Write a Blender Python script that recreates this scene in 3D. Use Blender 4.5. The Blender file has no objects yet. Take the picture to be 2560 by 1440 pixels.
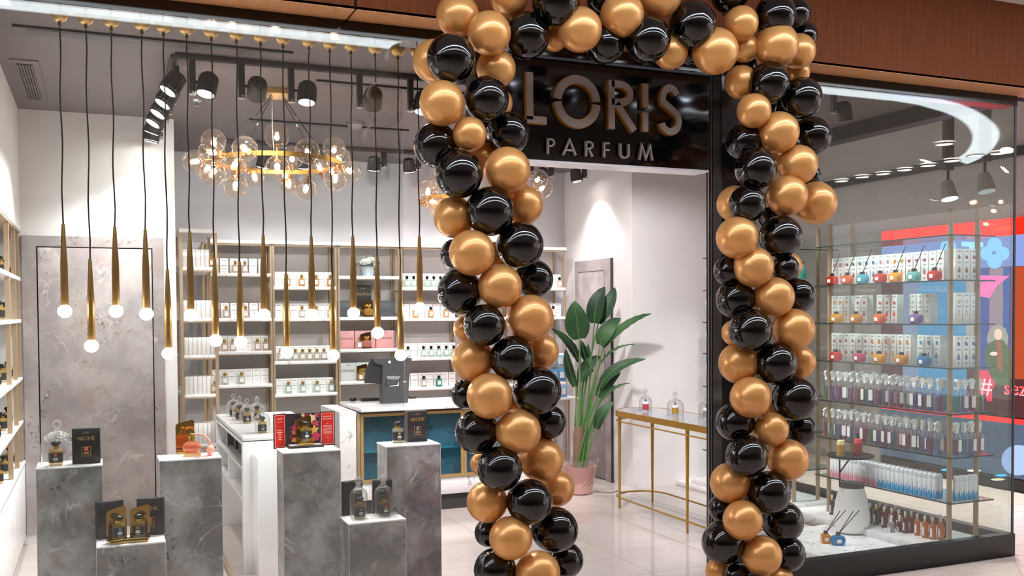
import bpy, math, random
from mathutils import Vector, Matrix
random.seed(7)
R = math.radians
S = bpy.context.scene
COL = S.collection

# ------------------------------------------------------------------ camera
F_PX, CX, CY = 2429.53, 1280.0, 850.18
YAW, PITCH, ROLL = R(22.9368), R(-1.5451), R(-0.36856)
EYE = Vector((0, 0, 1.6))
_f = Vector((math.sin(YAW) * math.cos(PITCH), math.cos(YAW) * math.cos(PITCH), math.sin(PITCH)))
_r0 = Vector((math.cos(YAW), -math.sin(YAW), 0)); _u0 = _r0.cross(_f)
_r = math.cos(ROLL) * _r0 + math.sin(ROLL) * _u0
_u = -math.sin(ROLL) * _r0 + math.cos(ROLL) * _u0
cam_d = bpy.data.cameras.new('camera'); cam = bpy.data.objects.new('camera', cam_d); COL.objects.link(cam)
cam_d.sensor_width = 36; cam_d.lens = F_PX / 2560 * 36
cam_d.shift_y = (CY - 720) / 2560
cam_d.clip_start = 0.05; cam_d.clip_end = 100
m4 = Matrix((_r, _u, -_f)).transposed().to_4x4(); m4.translation = EYE
cam.matrix_world = m4
S.camera = cam

# ------------------------------------------------------------------ world, exposure, large lights
W = bpy.data.worlds.new('world'); S.world = W; W.use_nodes = True
W.node_tree.nodes['Background'].inputs[0].default_value = (1.0, 0.96, 0.95, 1)
W.node_tree.nodes['Background'].inputs[1].default_value = 0.5
S.view_settings.view_transform = 'Standard'; S.view_settings.look = 'None'
S.view_settings.exposure = 1.55; S.view_settings.gamma = 1.0; S.view_settings.use_curve_mapping = False
S.cycles.max_bounces = 8; S.cycles.diffuse_bounces = 4; S.cycles.glossy_bounces = 4
S.cycles.transmission_bounces = 6; S.cycles.transparent_max_bounces = 24
S.cycles.sample_clamp_indirect = 6.0; S.cycles.blur_glossy = 0.5
S.cycles.caustics_reflective = False; S.cycles.caustics_refractive = False
SPOT_W = 62.0        # every ceiling spotlight
BULB = 12.0          # pendant bulbs
GLOBE_BULB = 14.0    # chandelier bulbs
BAND = 3.8           # luminous band in the mall ceiling
BAND_NEAR = 9.0     # slim cool strip nearer the shopfront
DOWN = 20.0          # round downlights of the mall

# ------------------------------------------------------------------ measuring helpers
def ray(x, y): return _f + _r * ((x - CX) / F_PX) - _u * ((y - CY) / F_PX)
def PX(x, y, v): d = ray(x, y); return EYE + d * (v / d.x)
def PY(x, y, v): d = ray(x, y); return EYE + d * (v / d.y)
def PZ(x, y, v): d = ray(x, y); return EYE + d * ((v - EYE.z) / d.z)
def dist(p): return (Vector(p) - EYE).dot(_f)
ORD = ('first second third fourth fifth sixth seventh eighth ninth tenth eleventh twelfth thirteenth fourteenth fifteenth '
       'sixteenth seventeenth eighteenth nineteenth twentieth').split()
def nth(i):
    if i < 20: return ORD[i]
    t = ('twenty', 'thirty', 'forty', 'fifty', 'sixty')[(i + 1) // 10 - 2]; k = (i + 1) % 10
    return t + '-' + ORD[k - 1] if k else {'twenty': 'twentieth', 'thirty': 'thirtieth', 'forty': 'fortieth', 'fifty': 'fiftieth'}[t]

# ------------------------------------------------------------------ geometry builder
class G:
    def __init__(s): s.v = []; s.f = []; s.m = []; s.cur = 0
    def mat(s, i): s.cur = i; return s
    def face(s, *ix): s.f.append(ix); s.m.append(s.cur)
    def add(s, vs, fs):
        o = len(s.v); s.v += [tuple(v) for v in vs]
        for q in fs: s.face(*[o + i for i in q])
        return s
    def box(s, x0, x1, y0, y1, z0, z1):
        return s.add([(x0, y0, z0), (x1, y0, z0), (x1, y1, z0), (x0, y1, z0), (x0, y0, z1), (x1, y0, z1), (x1, y1, z1), (x0, y1, z1)],
                     [(0, 3, 2, 1), (4, 5, 6, 7), (0, 1, 5, 4), (1, 2, 6, 5), (2, 3, 7, 6), (3, 0, 4, 7)])
    def bbox(s, x0, x1, y0, y1, z0, z1, b=0.004):
        # box with chamfered vertical and top/bottom edges
        def ring(d, z): return [(x0 + d, y0 + b, z), (x0 + b, y0 + d, z), (x1 - b, y0 + d, z), (x1 - d, y0 + b, z), (x1 - d, y1 - b, z), (x1 - b, y1 - d, z), (x0 + b, y1 - d, z), (x0 + d, y1 - b, z)]
        rs = [[(x0 + b, y0 + b, z0), (x0 + b, y0 + b, z0), (x1 - b, y0 + b, z0), (x1 - b, y0 + b, z0), (x1 - b, y1 - b, z0), (x1 - b, y1 - b, z0), (x0 + b, y1 - b, z0), (x0 + b, y1 - b, z0)]]
        rs = [ring(b * .7, z0), ring(0, z0 + b), ring(0, z1 - b), ring(b * .7, z1)]
        return s.loft(rs)
    def loft(s, rings, cap=True):
        n = len(rings[0]); o = len(s.v)
        for r in rings: s.v += [tuple(p) for p in r]
        for k in range(len(rings) - 1):
            for i in range(n):
                a = o + k * n + i; b = o + k * n + (i + 1) % n
                s.face(a, b, b + n, a + n)
        if cap:
            s.face(*[o + i for i in reversed(range(n))]); s.face(*[o + (len(rings) - 1) * n + i for i in range(n)])
        return s
    def lathe(s, prof, n=24, c=(0, 0, 0), sx=1.0, sy=1.0, cap=True):
        rings = [[(c[0] + sx * r * math.cos(2 * math.pi * i / n), c[1] + sy * r * math.sin(2 * math.pi * i / n), c[2] + z) for i in range(n)] for r, z in prof]
        return s.loft(rings, cap)
    def rlathe(s, prof, hx, hy, k=0.3, n=6, c=(0, 0, 0)):
        # rounded-rectangle section: prof = (scale, z); hx, hy half sizes; k corner radius share
        rings = []
        for sc, z in prof:
            rr = min(hx, hy) * k * sc; ax, ay = hx * sc - rr, hy * sc - rr; ring = []
            for qx, qy, a0 in ((1, 1, 0), (-1, 1, 90), (-1, -1, 180), (1, -1, 270)):
                for i in range(n):
                    a = R(a0 + 90 * i / (n - 1)); ring.append((c[0] + qx * ax + rr * math.cos(a), c[1] + qy * ay + rr * math.sin(a), c[2] + z))
            rings.append(ring)
        return s.loft(rings)
    def cyl(s, p0, p1, r0, r1=None, n=12, cap=True):
        p0, p1 = Vector(p0), Vector(p1); r1 = r0 if r1 is None else r1
        d = (p1 - p0).normalized(); a = d.orthogonal().normalized(); b = d.cross(a)
        cs = [(math.cos(2 * math.pi * i / n), math.sin(2 * math.pi * i / n)) for i in range(n)]
        return s.loft([[p + r * (a * c + b * q) for c, q in cs] for p, r in ((p0, r0), (p1, r1))], cap)
    def tube(s, pts, r, n=8, closed=False):
        pts = [Vector(p) for p in pts]; rr = r if isinstance(r, (list, tuple)) else [r] * len(pts); rings = []; prev = None
        for i, p in enumerate(pts):
            if closed: t = pts[(i + 1) % len(pts)] - pts[i - 1]
            else: t = pts[min(i + 1, len(pts) - 1)] - pts[max(i - 1, 0)]
            t.normalize()
            a = t.orthogonal().normalized() if prev is None else (prev - t * prev.dot(t)).normalized()
            prev = a; b = t.cross(a)
            rings.append([p + rr[i] * (a * math.cos(2 * math.pi * k / n) + b * math.sin(2 * math.pi * k / n)) for k in range(n)])
        if closed: rings.append(rings[0]); return s.loft(rings, False)
        return s.loft(rings)
    def sphere(s, c, r, n=16, m=10, sq=(1, 1, 1)):
        o = len(s.v); s.v.append((c[0], c[1], c[2] - r * sq[2]))
        for j in range(1, m):
            t = math.pi * j / m
            for i in range(n):
                a = 2 * math.pi * i / n
                s.v.append((c[0] + r * sq[0] * math.sin(t) * math.cos(a), c[1] + r * sq[1] * math.sin(t) * math.sin(a), c[2] - r * sq[2] * math.cos(t)))
        s.v.append((c[0], c[1], c[2] + r * sq[2])); e = len(s.v) - 1
        for i in range(n):
            k = (i + 1) % n
            s.face(o, o + 1 + k, o + 1 + i)
            for j in range(m - 2): a = o + 1 + j * n; s.face(a + i, a + k, a + n + k, a + n + i)
            a = o + 1 + (m - 2) * n; s.face(a + i, a + k, e)
        return s
    def prism(s, poly, d0, d1, plane='y'):
        # extrude a 2D outline; plane 'y': (x,z) at y=d0..d1, 'x': (y,z), 'z': (x,y)
        fn = {'y': lambda a, b, d: (a, d, b), 'x': lambda a, b, d: (d, a, b), 'z': lambda a, b, d: (a, b, d)}[plane]
        n = len(poly); o = len(s.v)
        s.v += [fn(a, b, d0) for a, b in poly] + [fn(a, b, d1) for a, b in poly]
        s.face(*[o + i for i in range(n)]); s.face(*[o + n + i for i in reversed(range(n))])
        for i in range(n): k = (i + 1) % n; s.face(o + i, o + n + i, o + n + k, o + k)
        return s
    def strip(s, pts, w, d0, d1, closed=False):
        # flat stroke of width w along a 2D polyline in the x-z plane, extruded y d0..d1
        pts = [p for i, p in enumerate(pts) if i == 0 or (Vector(p) - Vector(pts[i - 1])).length > 1e-5]
        n = len(pts); L = []; Rr = []
        for i in range(n):
            p = Vector(pts[i]); a = Vector(pts[i - 1]) if (i or closed) else None; b = Vector(pts[(i + 1) % n]) if (i < n - 1 or closed) else None
            t1 = (p - a).normalized() if a is not None else None; t2 = (b - p).normalized() if b is not None else None
            if t1 is None: t1 = t2
            if t2 is None: t2 = t1
            nn = Vector((-(t1.y + t2.y), t1.x + t2.x)); nn.normalize(); n1 = Vector((-t1.y, t1.x)); k = w / 2 / max(.35, nn.dot(n1))
            L.append(p + nn * k); Rr.append(p - nn * k)
        rng = range(n if closed else n - 1)
        for i in rng:
            k = (i + 1) % n; s.prism([tuple(L[i]), tuple(Rr[i]), tuple(Rr[k]), tuple(L[k])], d0, d1)
        return s
    def mesh(s, name, *mats, smooth=35):
        me = bpy.data.meshes.new(name); me.from_pydata(s.v, [], s.f)
        for m in mats: me.materials.append(m)
        if len(mats) > 1: me.polygons.foreach_set('material_index', s.m)
        if smooth:
            me.polygons.foreach_set('use_smooth', [True] * len(me.polygons)); me.set_sharp_from_angle(angle=R(smooth))
        me.update(); return me

def obj(name, data, parent=None, loc=(0, 0, 0), rz=0.0, rot=None):
    o = bpy.data.objects.new(name, data); COL.objects.link(o)
    if parent is not None: o.parent = parent
    o.location = loc; o.rotation_euler = rot if rot is not None else (0, 0, rz)
    return o
def tag(o, label=None, cat=None, group=None, kind=None):
    if label: o['label'] = label
    if cat: o['category'] = cat
    if group: o['group'] = group
    if kind: o['kind'] = kind
    return o
def thing(name, label, cat, loc=(0, 0, 0), rz=0.0, group=None):
    o = obj(name, None, None, loc, rz); o.empty_display_size = .05
    return tag(o, label, cat, group)
def struct(name, data, parent=None, label=None, **k):
    o = obj(name, data, parent, **k)
    if parent is None: o['kind'] = 'structure'
    if label: o['label'] = label
    return o
CACHE = {}
def cached(key, fn):
    if key not in CACHE: CACHE[key] = fn()
    return CACHE[key]

# ------------------------------------------------------------------ materials
def lin(h):
    h = h.lstrip('#'); o = []
    for i in (0, 2, 4):
        c = int(h[i:i + 2], 16) / 255; o.append(c / 12.92 if c <= .04045 else ((c + .055) / 1.055) ** 2.4)
    return (*o, 1)
def newmat(name):
    m = bpy.data.materials.new(name); m.use_nodes = True; nt = m.node_tree; return m, nt, nt.nodes['Principled BSDF']
def plain(name, col, rough=.5, metal=0.0, spec=.5, coat=0.0, emit=0.0, bump=0.0):
    m, nt, p = newmat(name); c = lin(col) if isinstance(col, str) else col
    p.inputs['Base Color'].default_value = c; p.inputs['Roughness'].default_value = rough; p.inputs['Metallic'].default_value = metal
    p.inputs['Specular IOR Level'].default_value = spec; p.inputs['Coat Weight'].default_value = coat; p.inputs['Coat Roughness'].default_value = .05
    # a little unevenness of gloss, as on any handled surface
    n = nt.nodes.new('ShaderNodeTexNoise'); n.inputs['Scale'].default_value = 9; mr = nt.nodes.new('ShaderNodeMapRange')
    mr.inputs['To Min'].default_value = max(0, rough - .04); mr.inputs['To Max'].default_value = min(1, rough + .04)
    nt.links.new(n.outputs['Fac'], mr.inputs['Value']); nt.links.new(mr.outputs['Result'], p.inputs['Roughness'])
    if emit: p.inputs['Emission Color'].default_value = c; p.inputs['Emission Strength'].default_value = emit
    return m
def emis(name, col, s):
    m, nt, p = newmat(name); nt.nodes.remove(p); e = nt.nodes.new('ShaderNodeEmission')
    e.inputs[0].default_value = lin(col); e.inputs[1].default_value = s
    nt.links.new(e.outputs[0], nt.nodes['Material Output'].inputs[0]); return m
def glassy(name, tint='#ffffff', ior=1.45, body=0.0, bodycol=None, rough=0.0, power=5.0):
    # clear sheet: what lies behind shows through, the reflection grows towards grazing angles
    m, nt, p = newmat(name); nt.nodes.remove(p); N = nt.nodes.new; Lk = nt.links.new
    tr = N('ShaderNodeBsdfTransparent'); tr.inputs[0].default_value = lin(tint)
    gl = N('ShaderNodeBsdfGlossy'); gl.inputs['Roughness'].default_value = rough; gl.inputs[0].default_value = (1, 1, 1, 1)
    lw = N('ShaderNodeLayerWeight'); lw.inputs[0].default_value = .5; pw = N('ShaderNodeMath'); pw.operation = 'POWER'; pw.inputs[1].default_value = power; Lk(lw.outputs['Facing'], pw.inputs[0])
    fr = N('ShaderNodeMapRange'); fr.inputs['To Min'].default_value = ((ior - 1) / (ior + 1)) ** 2; fr.inputs['To Max'].default_value = .9; Lk(pw.outputs[0], fr.inputs['Value'])
    mx = N('ShaderNodeMixShader'); Lk(fr.outputs[0], mx.inputs[0]); Lk(tr.outputs[0], mx.inputs[1]); Lk(gl.outputs[0], mx.inputs[2]); out = mx
    if body:
        df = N('ShaderNodeBsdfTranslucent'); d2 = N('ShaderNodeBsdfDiffuse')
        for q in (df, d2): q.inputs[0].default_value = lin(bodycol or tint)
        a = N('ShaderNodeMixShader'); a.inputs[0].default_value = .5; Lk(df.outputs[0], a.inputs[1]); Lk(d2.outputs[0], a.inputs[2])
        b = N('ShaderNodeMixShader'); b.inputs[0].default_value = body; Lk(tr.outputs[0], b.inputs[1]); Lk(a.outputs[0], b.inputs[2]); Lk(b.outputs[0], mx.inputs[1])
    Lk(out.outputs[0], nt.nodes['Material Output'].inputs[0]); return m
def veined(name, base, dark, vein, vs=2.2, vw=.035, rough=.35, cloud=1.4, spec=.4, pit=None, off=True, patch=None):
    m, nt, p = newmat(name); N = nt.nodes.new; Lk = nt.links.new
    tc = N('ShaderNodeTexCoord'); vec = tc.outputs['Object']
    if off:
        oi = N('ShaderNodeObjectInfo'); ad = N('ShaderNodeVectorMath'); ad.operation = 'ADD'; mu = N('ShaderNodeMath'); mu.operation = 'MULTIPLY'; mu.inputs[1].default_value = 37
        Lk(oi.outputs['Random'], mu.inputs[0]); Lk(vec, ad.inputs[0]); Lk(mu.outputs[0], ad.inputs[1]); vec = ad.outputs[0]
    n1 = N('ShaderNodeTexNoise'); n1.inputs['Scale'].default_value = cloud; n1.inputs['Detail'].default_value = 8; n1.inputs['Roughness'].default_value = .62; Lk(vec, n1.inputs['Vector'])
    r1 = N('ShaderNodeValToRGB'); r1.color_ramp.elements[0].position = .4; r1.color_ramp.elements[1].position = .6
    r1.color_ramp.elements[0].color = lin(dark); r1.color_ramp.elements[1].color = lin(base); Lk(n1.outputs['Fac'], r1.inputs[0])
    # veins: thin band of a warped noise around its middle value
    n2 = N('ShaderNodeTexNoise'); n2.inputs['Scale'].default_value = vs; n2.inputs['Detail'].default_value = 5; n2.inputs['Distortion'].default_value = 1.3; Lk(vec, n2.inputs['Vector'])
    s1 = N('ShaderNodeMath'); s1.operation = 'SUBTRACT'; s1.inputs[1].default_value = .5; Lk(n2.outputs['Fac'], s1.inputs[0])
    ab = N('ShaderNodeMath'); ab.operation = 'ABSOLUTE'; Lk(s1.outputs[0], ab.inputs[0])
    mr = N('ShaderNodeMapRange'); mr.inputs['From Max'].default_value = vw; mr.inputs['To Min'].default_value = 1; mr.inputs['To Max'].default_value = 0; Lk(ab.outputs[0], mr.inputs['Value'])
    n3 = N('ShaderNodeTexNoise'); n3.inputs['Scale'].default_value = vs * 1.7; Lk(vec, n3.inputs['Vector'])
    m3 = N('ShaderNodeMapRange'); m3.inputs['From Min'].default_value = .45; m3.inputs['From Max'].default_value = .65; Lk(n3.outputs['Fac'], m3.inputs['Value'])
    mm = N('ShaderNodeMath'); mm.operation = 'MULTIPLY'; Lk(mr.outputs[0], mm.inputs[0]); Lk(m3.outputs[0], mm.inputs[1])
    mx = N('ShaderNodeMix'); mx.data_type = 'RGBA'; Lk(mm.outputs[0], mx.inputs['Factor']); Lk(r1.outputs[0], mx.inputs[6]); mx.inputs[7].default_value = lin(vein)
    col = mx.outputs[2]
    if patch:
        n6 = N('ShaderNodeTexNoise'); n6.inputs['Scale'].default_value = cloud * 2.3; n6.inputs['Detail'].default_value = 6; n6.inputs['Distortion'].default_value = .6; Lk(vec, n6.inputs['Vector'])
        p6 = N('ShaderNodeMapRange'); p6.inputs['From Min'].default_value = .5; p6.inputs['From Max'].default_value = .68; p6.inputs['To Max'].default_value = .85; Lk(n6.outputs['Fac'], p6.inputs['Value'])
        x6 = N('ShaderNodeMix'); x6.data_type = 'RGBA'; Lk(p6.outputs[0], x6.inputs['Factor']); Lk(col, x6.inputs[6]); x6.inputs[7].default_value = lin(patch); col = x6.outputs[2]
        vo = N('ShaderNodeTexVoronoi'); vo.feature = 'DISTANCE_TO_EDGE'; vo.inputs['Scale'].default_value = vs * 2.1
        nv = N('ShaderNodeTexNoise'); nv.inputs['Scale'].default_value = 5; nv.inputs['Detail'].default_value = 6; Lk(vec, nv.inputs['Vector']); av = N('ShaderNodeVectorMath'); av.operation = 'MULTIPLY_ADD'; av.inputs[1].default_value = (.35, .35, .35); Lk(nv.outputs['Color'], av.inputs[0]); Lk(vec, av.inputs[2]); Lk(av.outputs[0], vo.inputs['Vector'])
        q6 = N('ShaderNodeMapRange'); q6.inputs['From Max'].default_value = .02; q6.inputs['To Min'].default_value = .55; q6.inputs['To Max'].default_value = 0; Lk(vo.outputs['Distance'], q6.inputs['Value'])
        w6 = N('ShaderNodeMath'); w6.operation = 'MULTIPLY'; Lk(q6.outputs[0], w6.inputs[0]); Lk(m3.outputs[0], w6.inputs[1])
        y6 = N('ShaderNodeMix'); y6.data_type = 'RGBA'; Lk(w6.outputs[0], y6.inputs['Factor']); Lk(col, y6.inputs[6]); y6.inputs[7].default_value = lin(vein); col = y6.outputs[2]
    if pit:
        n4 = N('ShaderNodeTexNoise'); n4.inputs['Scale'].default_value = 42; n4.inputs['Detail'].default_value = 3; Lk(vec, n4.inputs['Vector'])
        n5 = N('ShaderNodeTexNoise'); n5.inputs['Scale'].default_value = 3.1; Lk(vec, n5.inputs['Vector'])
        a = N('ShaderNodeMapRange'); a.inputs['From Min'].default_value = .58; a.inputs['From Max'].default_value = .68; Lk(n4.outputs['Fac'], a.inputs['Value'])
        b = N('ShaderNodeMapRange'); b.inputs['From Min'].default_value = .5; b.inputs['From Max'].default_value = .64; Lk(n5.outputs['Fac'], b.inputs['Value'])
        k = N('ShaderNodeMath'); k.operation = 'MULTIPLY'; Lk(a.outputs[0], k.inputs[0]); Lk(b.outputs[0], k.inputs[1])
        m2 = N('ShaderNodeMix'); m2.data_type = 'RGBA'; Lk(k.outputs[0], m2.inputs['Factor']); Lk(col, m2.inputs[6]); m2.inputs[7].default_value = lin(pit); col = m2.outputs[2]
    Lk(col, p.inputs['Base Color']); p.inputs['Roughness'].default_value = rough; p.inputs['Specular IOR Level'].default_value = spec
    return m
def woody(name, a, b, scale=(26, 26, 1.3), rough=.45):
    m, nt, p = newmat(name); N = nt.nodes.new; Lk = nt.links.new
    tc = N('ShaderNodeTexCoord'); mp = N('ShaderNodeMapping'); mp.inputs['Scale'].default_value = scale; Lk(tc.outputs['Object'], mp.inputs[0])
    n = N('ShaderNodeTexNoise'); n.inputs['Scale'].default_value = 3; n.inputs['Detail'].default_value = 6; Lk(mp.outputs[0], n.inputs['Vector'])
    r = N('ShaderNodeValToRGB'); r.color_ramp.elements[0].position = .3; r.color_ramp.elements[1].position = .7; r.color_ramp.elements[0].color = lin(a); r.color_ramp.elements[1].color = lin(b)
    Lk(n.outputs['Fac'], r.inputs[0]); Lk(r.outputs[0], p.inputs['Base Color']); p.inputs['Roughness'].default_value = rough; p.inputs['Specular IOR Level'].default_value = .2; return m
def painted(name, col, rough=.6, var=.04, scale=3.0, spec=.3):
    m, nt, p = newmat(name); N = nt.nodes.new; Lk = nt.links.new; c = lin(col)
    n = N('ShaderNodeTexNoise'); n.inputs['Scale'].default_value = scale; n.inputs['Detail'].default_value = 5
    tc = N('ShaderNodeTexCoord'); Lk(tc.outputs['Object'], n.inputs['Vector'])
    r = N('ShaderNodeValToRGB'); r.color_ramp.elements[0].position = .3; r.color_ramp.elements[1].position = .7
    r.color_ramp.elements[0].color = tuple(v * (1 - var) for v in c[:3]) + (1,); r.color_ramp.elements[1].color = c
    Lk(n.outputs['Fac'], r.inputs[0]); Lk(r.outputs[0], p.inputs['Base Color']); p.inputs['Roughness'].default_value = rough; p.inputs['Specular IOR Level'].default_value = spec
    return m
MT = dict(
    white=painted('white paint', '#e6e2e0'), wallgrey=painted('grey wall paint', '#c6c3c6'), ceil=painted('grey ceiling paint', '#736a6a', .7),
    mallceil=painted('mall ceiling paint', '#dcd6d4', .7), panelgrey=painted('grey back panel', '#c9c3c0', .55), lacquer=painted('white lacquer', '#f0eff0', .22, .015, 2, .5),
    black=plain('black gloss', '#060505', .12), blackmat=plain('black satin', '#15120f', .45), charcoal=plain('charcoal', '#3b3938', .5), dark=plain('dark slot', '#0c0a0a', .8),
    wood=woody('walnut veneer', '#612f0b', '#773c12', rough=.65), soffit=woody('walnut soffit', '#c58a5c', '#d9a070'),
    stone=veined('dark grey stone', '#b9b3b2', '#767272', '#ddd3cd', 2.6, .014, .42, 3.4, .3, '#4c4542', True, '#94827d'),
    stonelight=veined('pale grey stone', '#aea5a3', '#90888a', '#c8bfba', 1.9, .01, .45, 2.6, .3, '#6f6664', True, '#9c8c88'),
    marble=veined('white marble', '#f1eeee', '#dedadb', '#807d80', 5.5, .022, .22, 1.5, .5),
    marblefine=veined('white marble fine', '#f6f4f3', '#ebe8e7', '#a9a5a3', 7, .02, .25, 2, .5),
    gold=plain('champagne metal', '#ab9379', .42, .35), brass=plain('brushed brass', '#9c7542', .42, .7), brightgold=plain('polished gold', '#d9b25c', .2, .9),
    tablegold=plain('gold lacquer', '#b88d3d', .35, .6), chrome=plain('chrome', '#d8d8d8', .1, 1), canopy=plain('satin gold', '#c9a468', .32, .8),
    cord=plain('black cord', '#171312', .6), plastic=plain('black plastic', '#2b2a2b', .4), greyplastic=plain('grey plastic', '#454446', .45),
    whitep=plain('white card', '#f4f2f0', .45), wrap=plain('shrink wrapped card', '#d9d5d4', .2), blackcard=plain('black card', '#151314', .5), slatecard=plain('slate card', '#474b53', .45),
    pinkcard=plain('pink card', '#e3a3a3', .45), silvercard=plain('pale card', '#dfe3e0', .4), red=plain('red card', '#d2200f', .45), ink=plain('grey ink', '#8a8684', .6), inkdark=plain('dark ink', '#3a3636', .6),
    inkpink=plain('pink ink', '#e8b9ae', .6), inkwhite=plain('white ink', '#f3efe9', .6), inkgold=plain('gold ink', '#b9925a', .5), orange=plain('orange print', '#d9622b', .5), bluep=plain('blue print', '#4f8fb5', .5),
    glass=glassy('clear glass', '#ffffff', 1.45), pane=glassy('window glass', '#f4f8f6', 1.5), shelfglass=glassy('shelf glass', '#dbe6e4', 1.5), dome=glassy('dome glass', '#f4f5f5', 1.55, .02, '#ffffff', 0, 2.2),
    teal=glassy('blue tinted glass', '#b0d2dc', 1.5), bubble=glassy('bubble glass', '#f3ebe4', 1.5, .02, '#fff4ea', 0, 3.0),
    label=plain('black label', '#1c1a1b', .5), cap=plain('black cap', '#120f10', .15), leaf=None, speck=None,
)
def leafmat():
    m, nt, p = newmat('plant leaf'); N = nt.nodes.new; Lk = nt.links.new
    n = N('ShaderNodeTexNoise'); n.inputs['Scale'].default_value = 4; tc = N('ShaderNodeTexCoord'); Lk(tc.outputs['Object'], n.inputs['Vector'])
    r = N('ShaderNodeValToRGB'); r.color_ramp.elements[0].color = lin('#1a3221'); r.color_ramp.elements[1].color = lin('#33582f'); r.color_ramp.elements[0].position = .35; r.color_ramp.elements[1].position = .7
    Lk(n.outputs['Fac'], r.inputs[0]); Lk(r.outputs[0], p.inputs['Base Color']); p.inputs['Roughness'].default_value = .5; p.inputs['Specular IOR Level'].default_value = .3; return m
MT['leaf'] = leafmat()
MT['stalk'] = plain('green stalk', '#4f7a3d', .45); MT['root'] = plain('brown stalk foot', '#7a5d4c', .6)
def speckmat():
    m, nt, p = newmat('speckled white ceramic'); N = nt.nodes.new; Lk = nt.links.new
    tc = N('ShaderNodeTexCoord'); n = N('ShaderNodeTexNoise'); n.inputs['Scale'].default_value = 75; Lk(tc.outputs['Object'], n.inputs['Vector'])
    r = N('ShaderNodeValToRGB'); r.color_ramp.elements[0].position = .285; r.color_ramp.elements[1].position = .31; r.color_ramp.elements[0].color = lin('#6a6666'); r.color_ramp.elements[1].color = lin('#efecea')
    Lk(n.outputs['Fac'], r.inputs[0]); Lk(r.outputs[0], p.inputs['Base Color']); p.inputs['Roughness'].default_value = .5; return m
MT['speck'] = speckmat()
def balloonmat(name, col, metal, rough, coat, thin):
    m, nt, p = newmat(name); N = nt.nodes.new; Lk = nt.links.new; c = lin(col)
    p.inputs['Base Color'].default_value = c; p.inputs['Metallic'].default_value = metal; p.inputs['Roughness'].default_value = rough
    p.inputs['Coat Weight'].default_value = coat; p.inputs['Coat Roughness'].default_value = .04
    if thin:
        t = N('ShaderNodeBsdfTranslucent'); t.inputs[0].default_value = lin('#f2a53c'); mx = N('ShaderNodeMixShader'); mx.inputs[0].default_value = thin
        Lk(p.outputs[0], mx.inputs[1]); Lk(t.outputs[0], mx.inputs[2]); Lk(mx.outputs[0], nt.nodes['Material Output'].inputs[0])
    return m
MT['bgold'] = balloonmat('pearl gold latex', '#e8ab63', .4, .3, .35, .22)
MT['bblack'] = balloonmat('black latex', '#050404', 0, .06, .25, 0)
TXT = {}
def text_mesh(s, h, mat, d=.0004):
    # lettering of cap height h standing in the x-z plane, facing -y, centred in x, foot at z=0
    k = (s, h, mat.name, d)
    if k in TXT: return TXT[k]
    cu = bpy.data.curves.new('lettering', 'FONT'); cu.body = s; cu.size = h / .69; cu.align_x = 'CENTER'; cu.extrude = d / 2; cu.resolution_u = 2
    o = bpy.data.objects.new('lettering', cu); COL.objects.link(o)
    me = bpy.data.meshes.new_from_object(o.evaluated_get(bpy.context.evaluated_depsgraph_get())); bpy.data.objects.remove(o)
    me.transform(Matrix.Rotation(R(90), 4, 'X')); me.materials.clear(); me.materials.append(mat); TXT[k] = me; return me
# ================================================================== the setting
YF = 4.543; ZC = 3.05; XL = -0.505; YD = 7.6; XC = 0.52; YB = 9.07; XR = 4.44; YW = 7.69; XS = 5.48; ZM = 3.5; XV = 7.43
def tiles(parent, x0, x1, y0, y1, tx, ty, mat, name='tile', gap=.003, top=0.0, stagger=False):
    me = G().bbox(gap / 2, tx - gap / 2, gap / 2, ty - gap / 2, -.006, 0, .0015).mesh(name, mat)
    row = 0; y = y0
    while y < y1 - .01:
        x = x0 - (tx * .5 if stagger and row % 2 else 0)
        while x < x1 - .01:
            obj(name, me, parent, (x, y, top)); x += tx
        y += ty; row += 1
shopfloor = struct('floor', G().box(-.95, XS, YF - .02, YB + .2, -.06, -.004).mesh('floor', plain('tile grout', '#a39a94', .8)), label='pale beige polished tiles of the shop floor')
MT['tile'] = veined('beige floor tile', '#c8bcb6', '#beb2ac', '#b5a9a2', 1.2, .01, .1, 1.1, .5)
tiles(shopfloor, -.5, 5.4, YF, 9.3, .6, .6, MT['tile'])
mallfloor = struct('floor', G().box(-7, 15, -8, YF - .02, -.06, -.004).box(XS, 15, YF - .02, 12, -.06, -.004).mesh('floor', woody('mall floor boards', '#d2bcb0', '#e0cdc2', (1.2, 14, 14), .25)), label='pinkish beige mall floor in front of the shop')
MT['plank'] = woody('pale floor plank', '#d4bfb3', '#e2d0c5', (1.5, 16, 16), .22)
tiles(mallfloor, 3.2, 7.2, 3.72, 4.5, 1.2, .2, MT['plank'], 'plank', stagger=True)
tiles(mallfloor, 5.5, 7.2, 4.52, 7.6, .62, .2, MT['plank'], 'plank')
ceiling = struct('ceiling', G().box(-.95, XS, YF + .03, YB + .2, ZC, ZC + .1).mesh('ceiling', MT['ceil']), label='grey painted ceiling of the shop')
struct('trim_1', G().box(XS - .14, XS, YF + .06, YW, 2.94, ZC).mesh('trim', MT['blackmat']), label='dark header above the side glazing')
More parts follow.
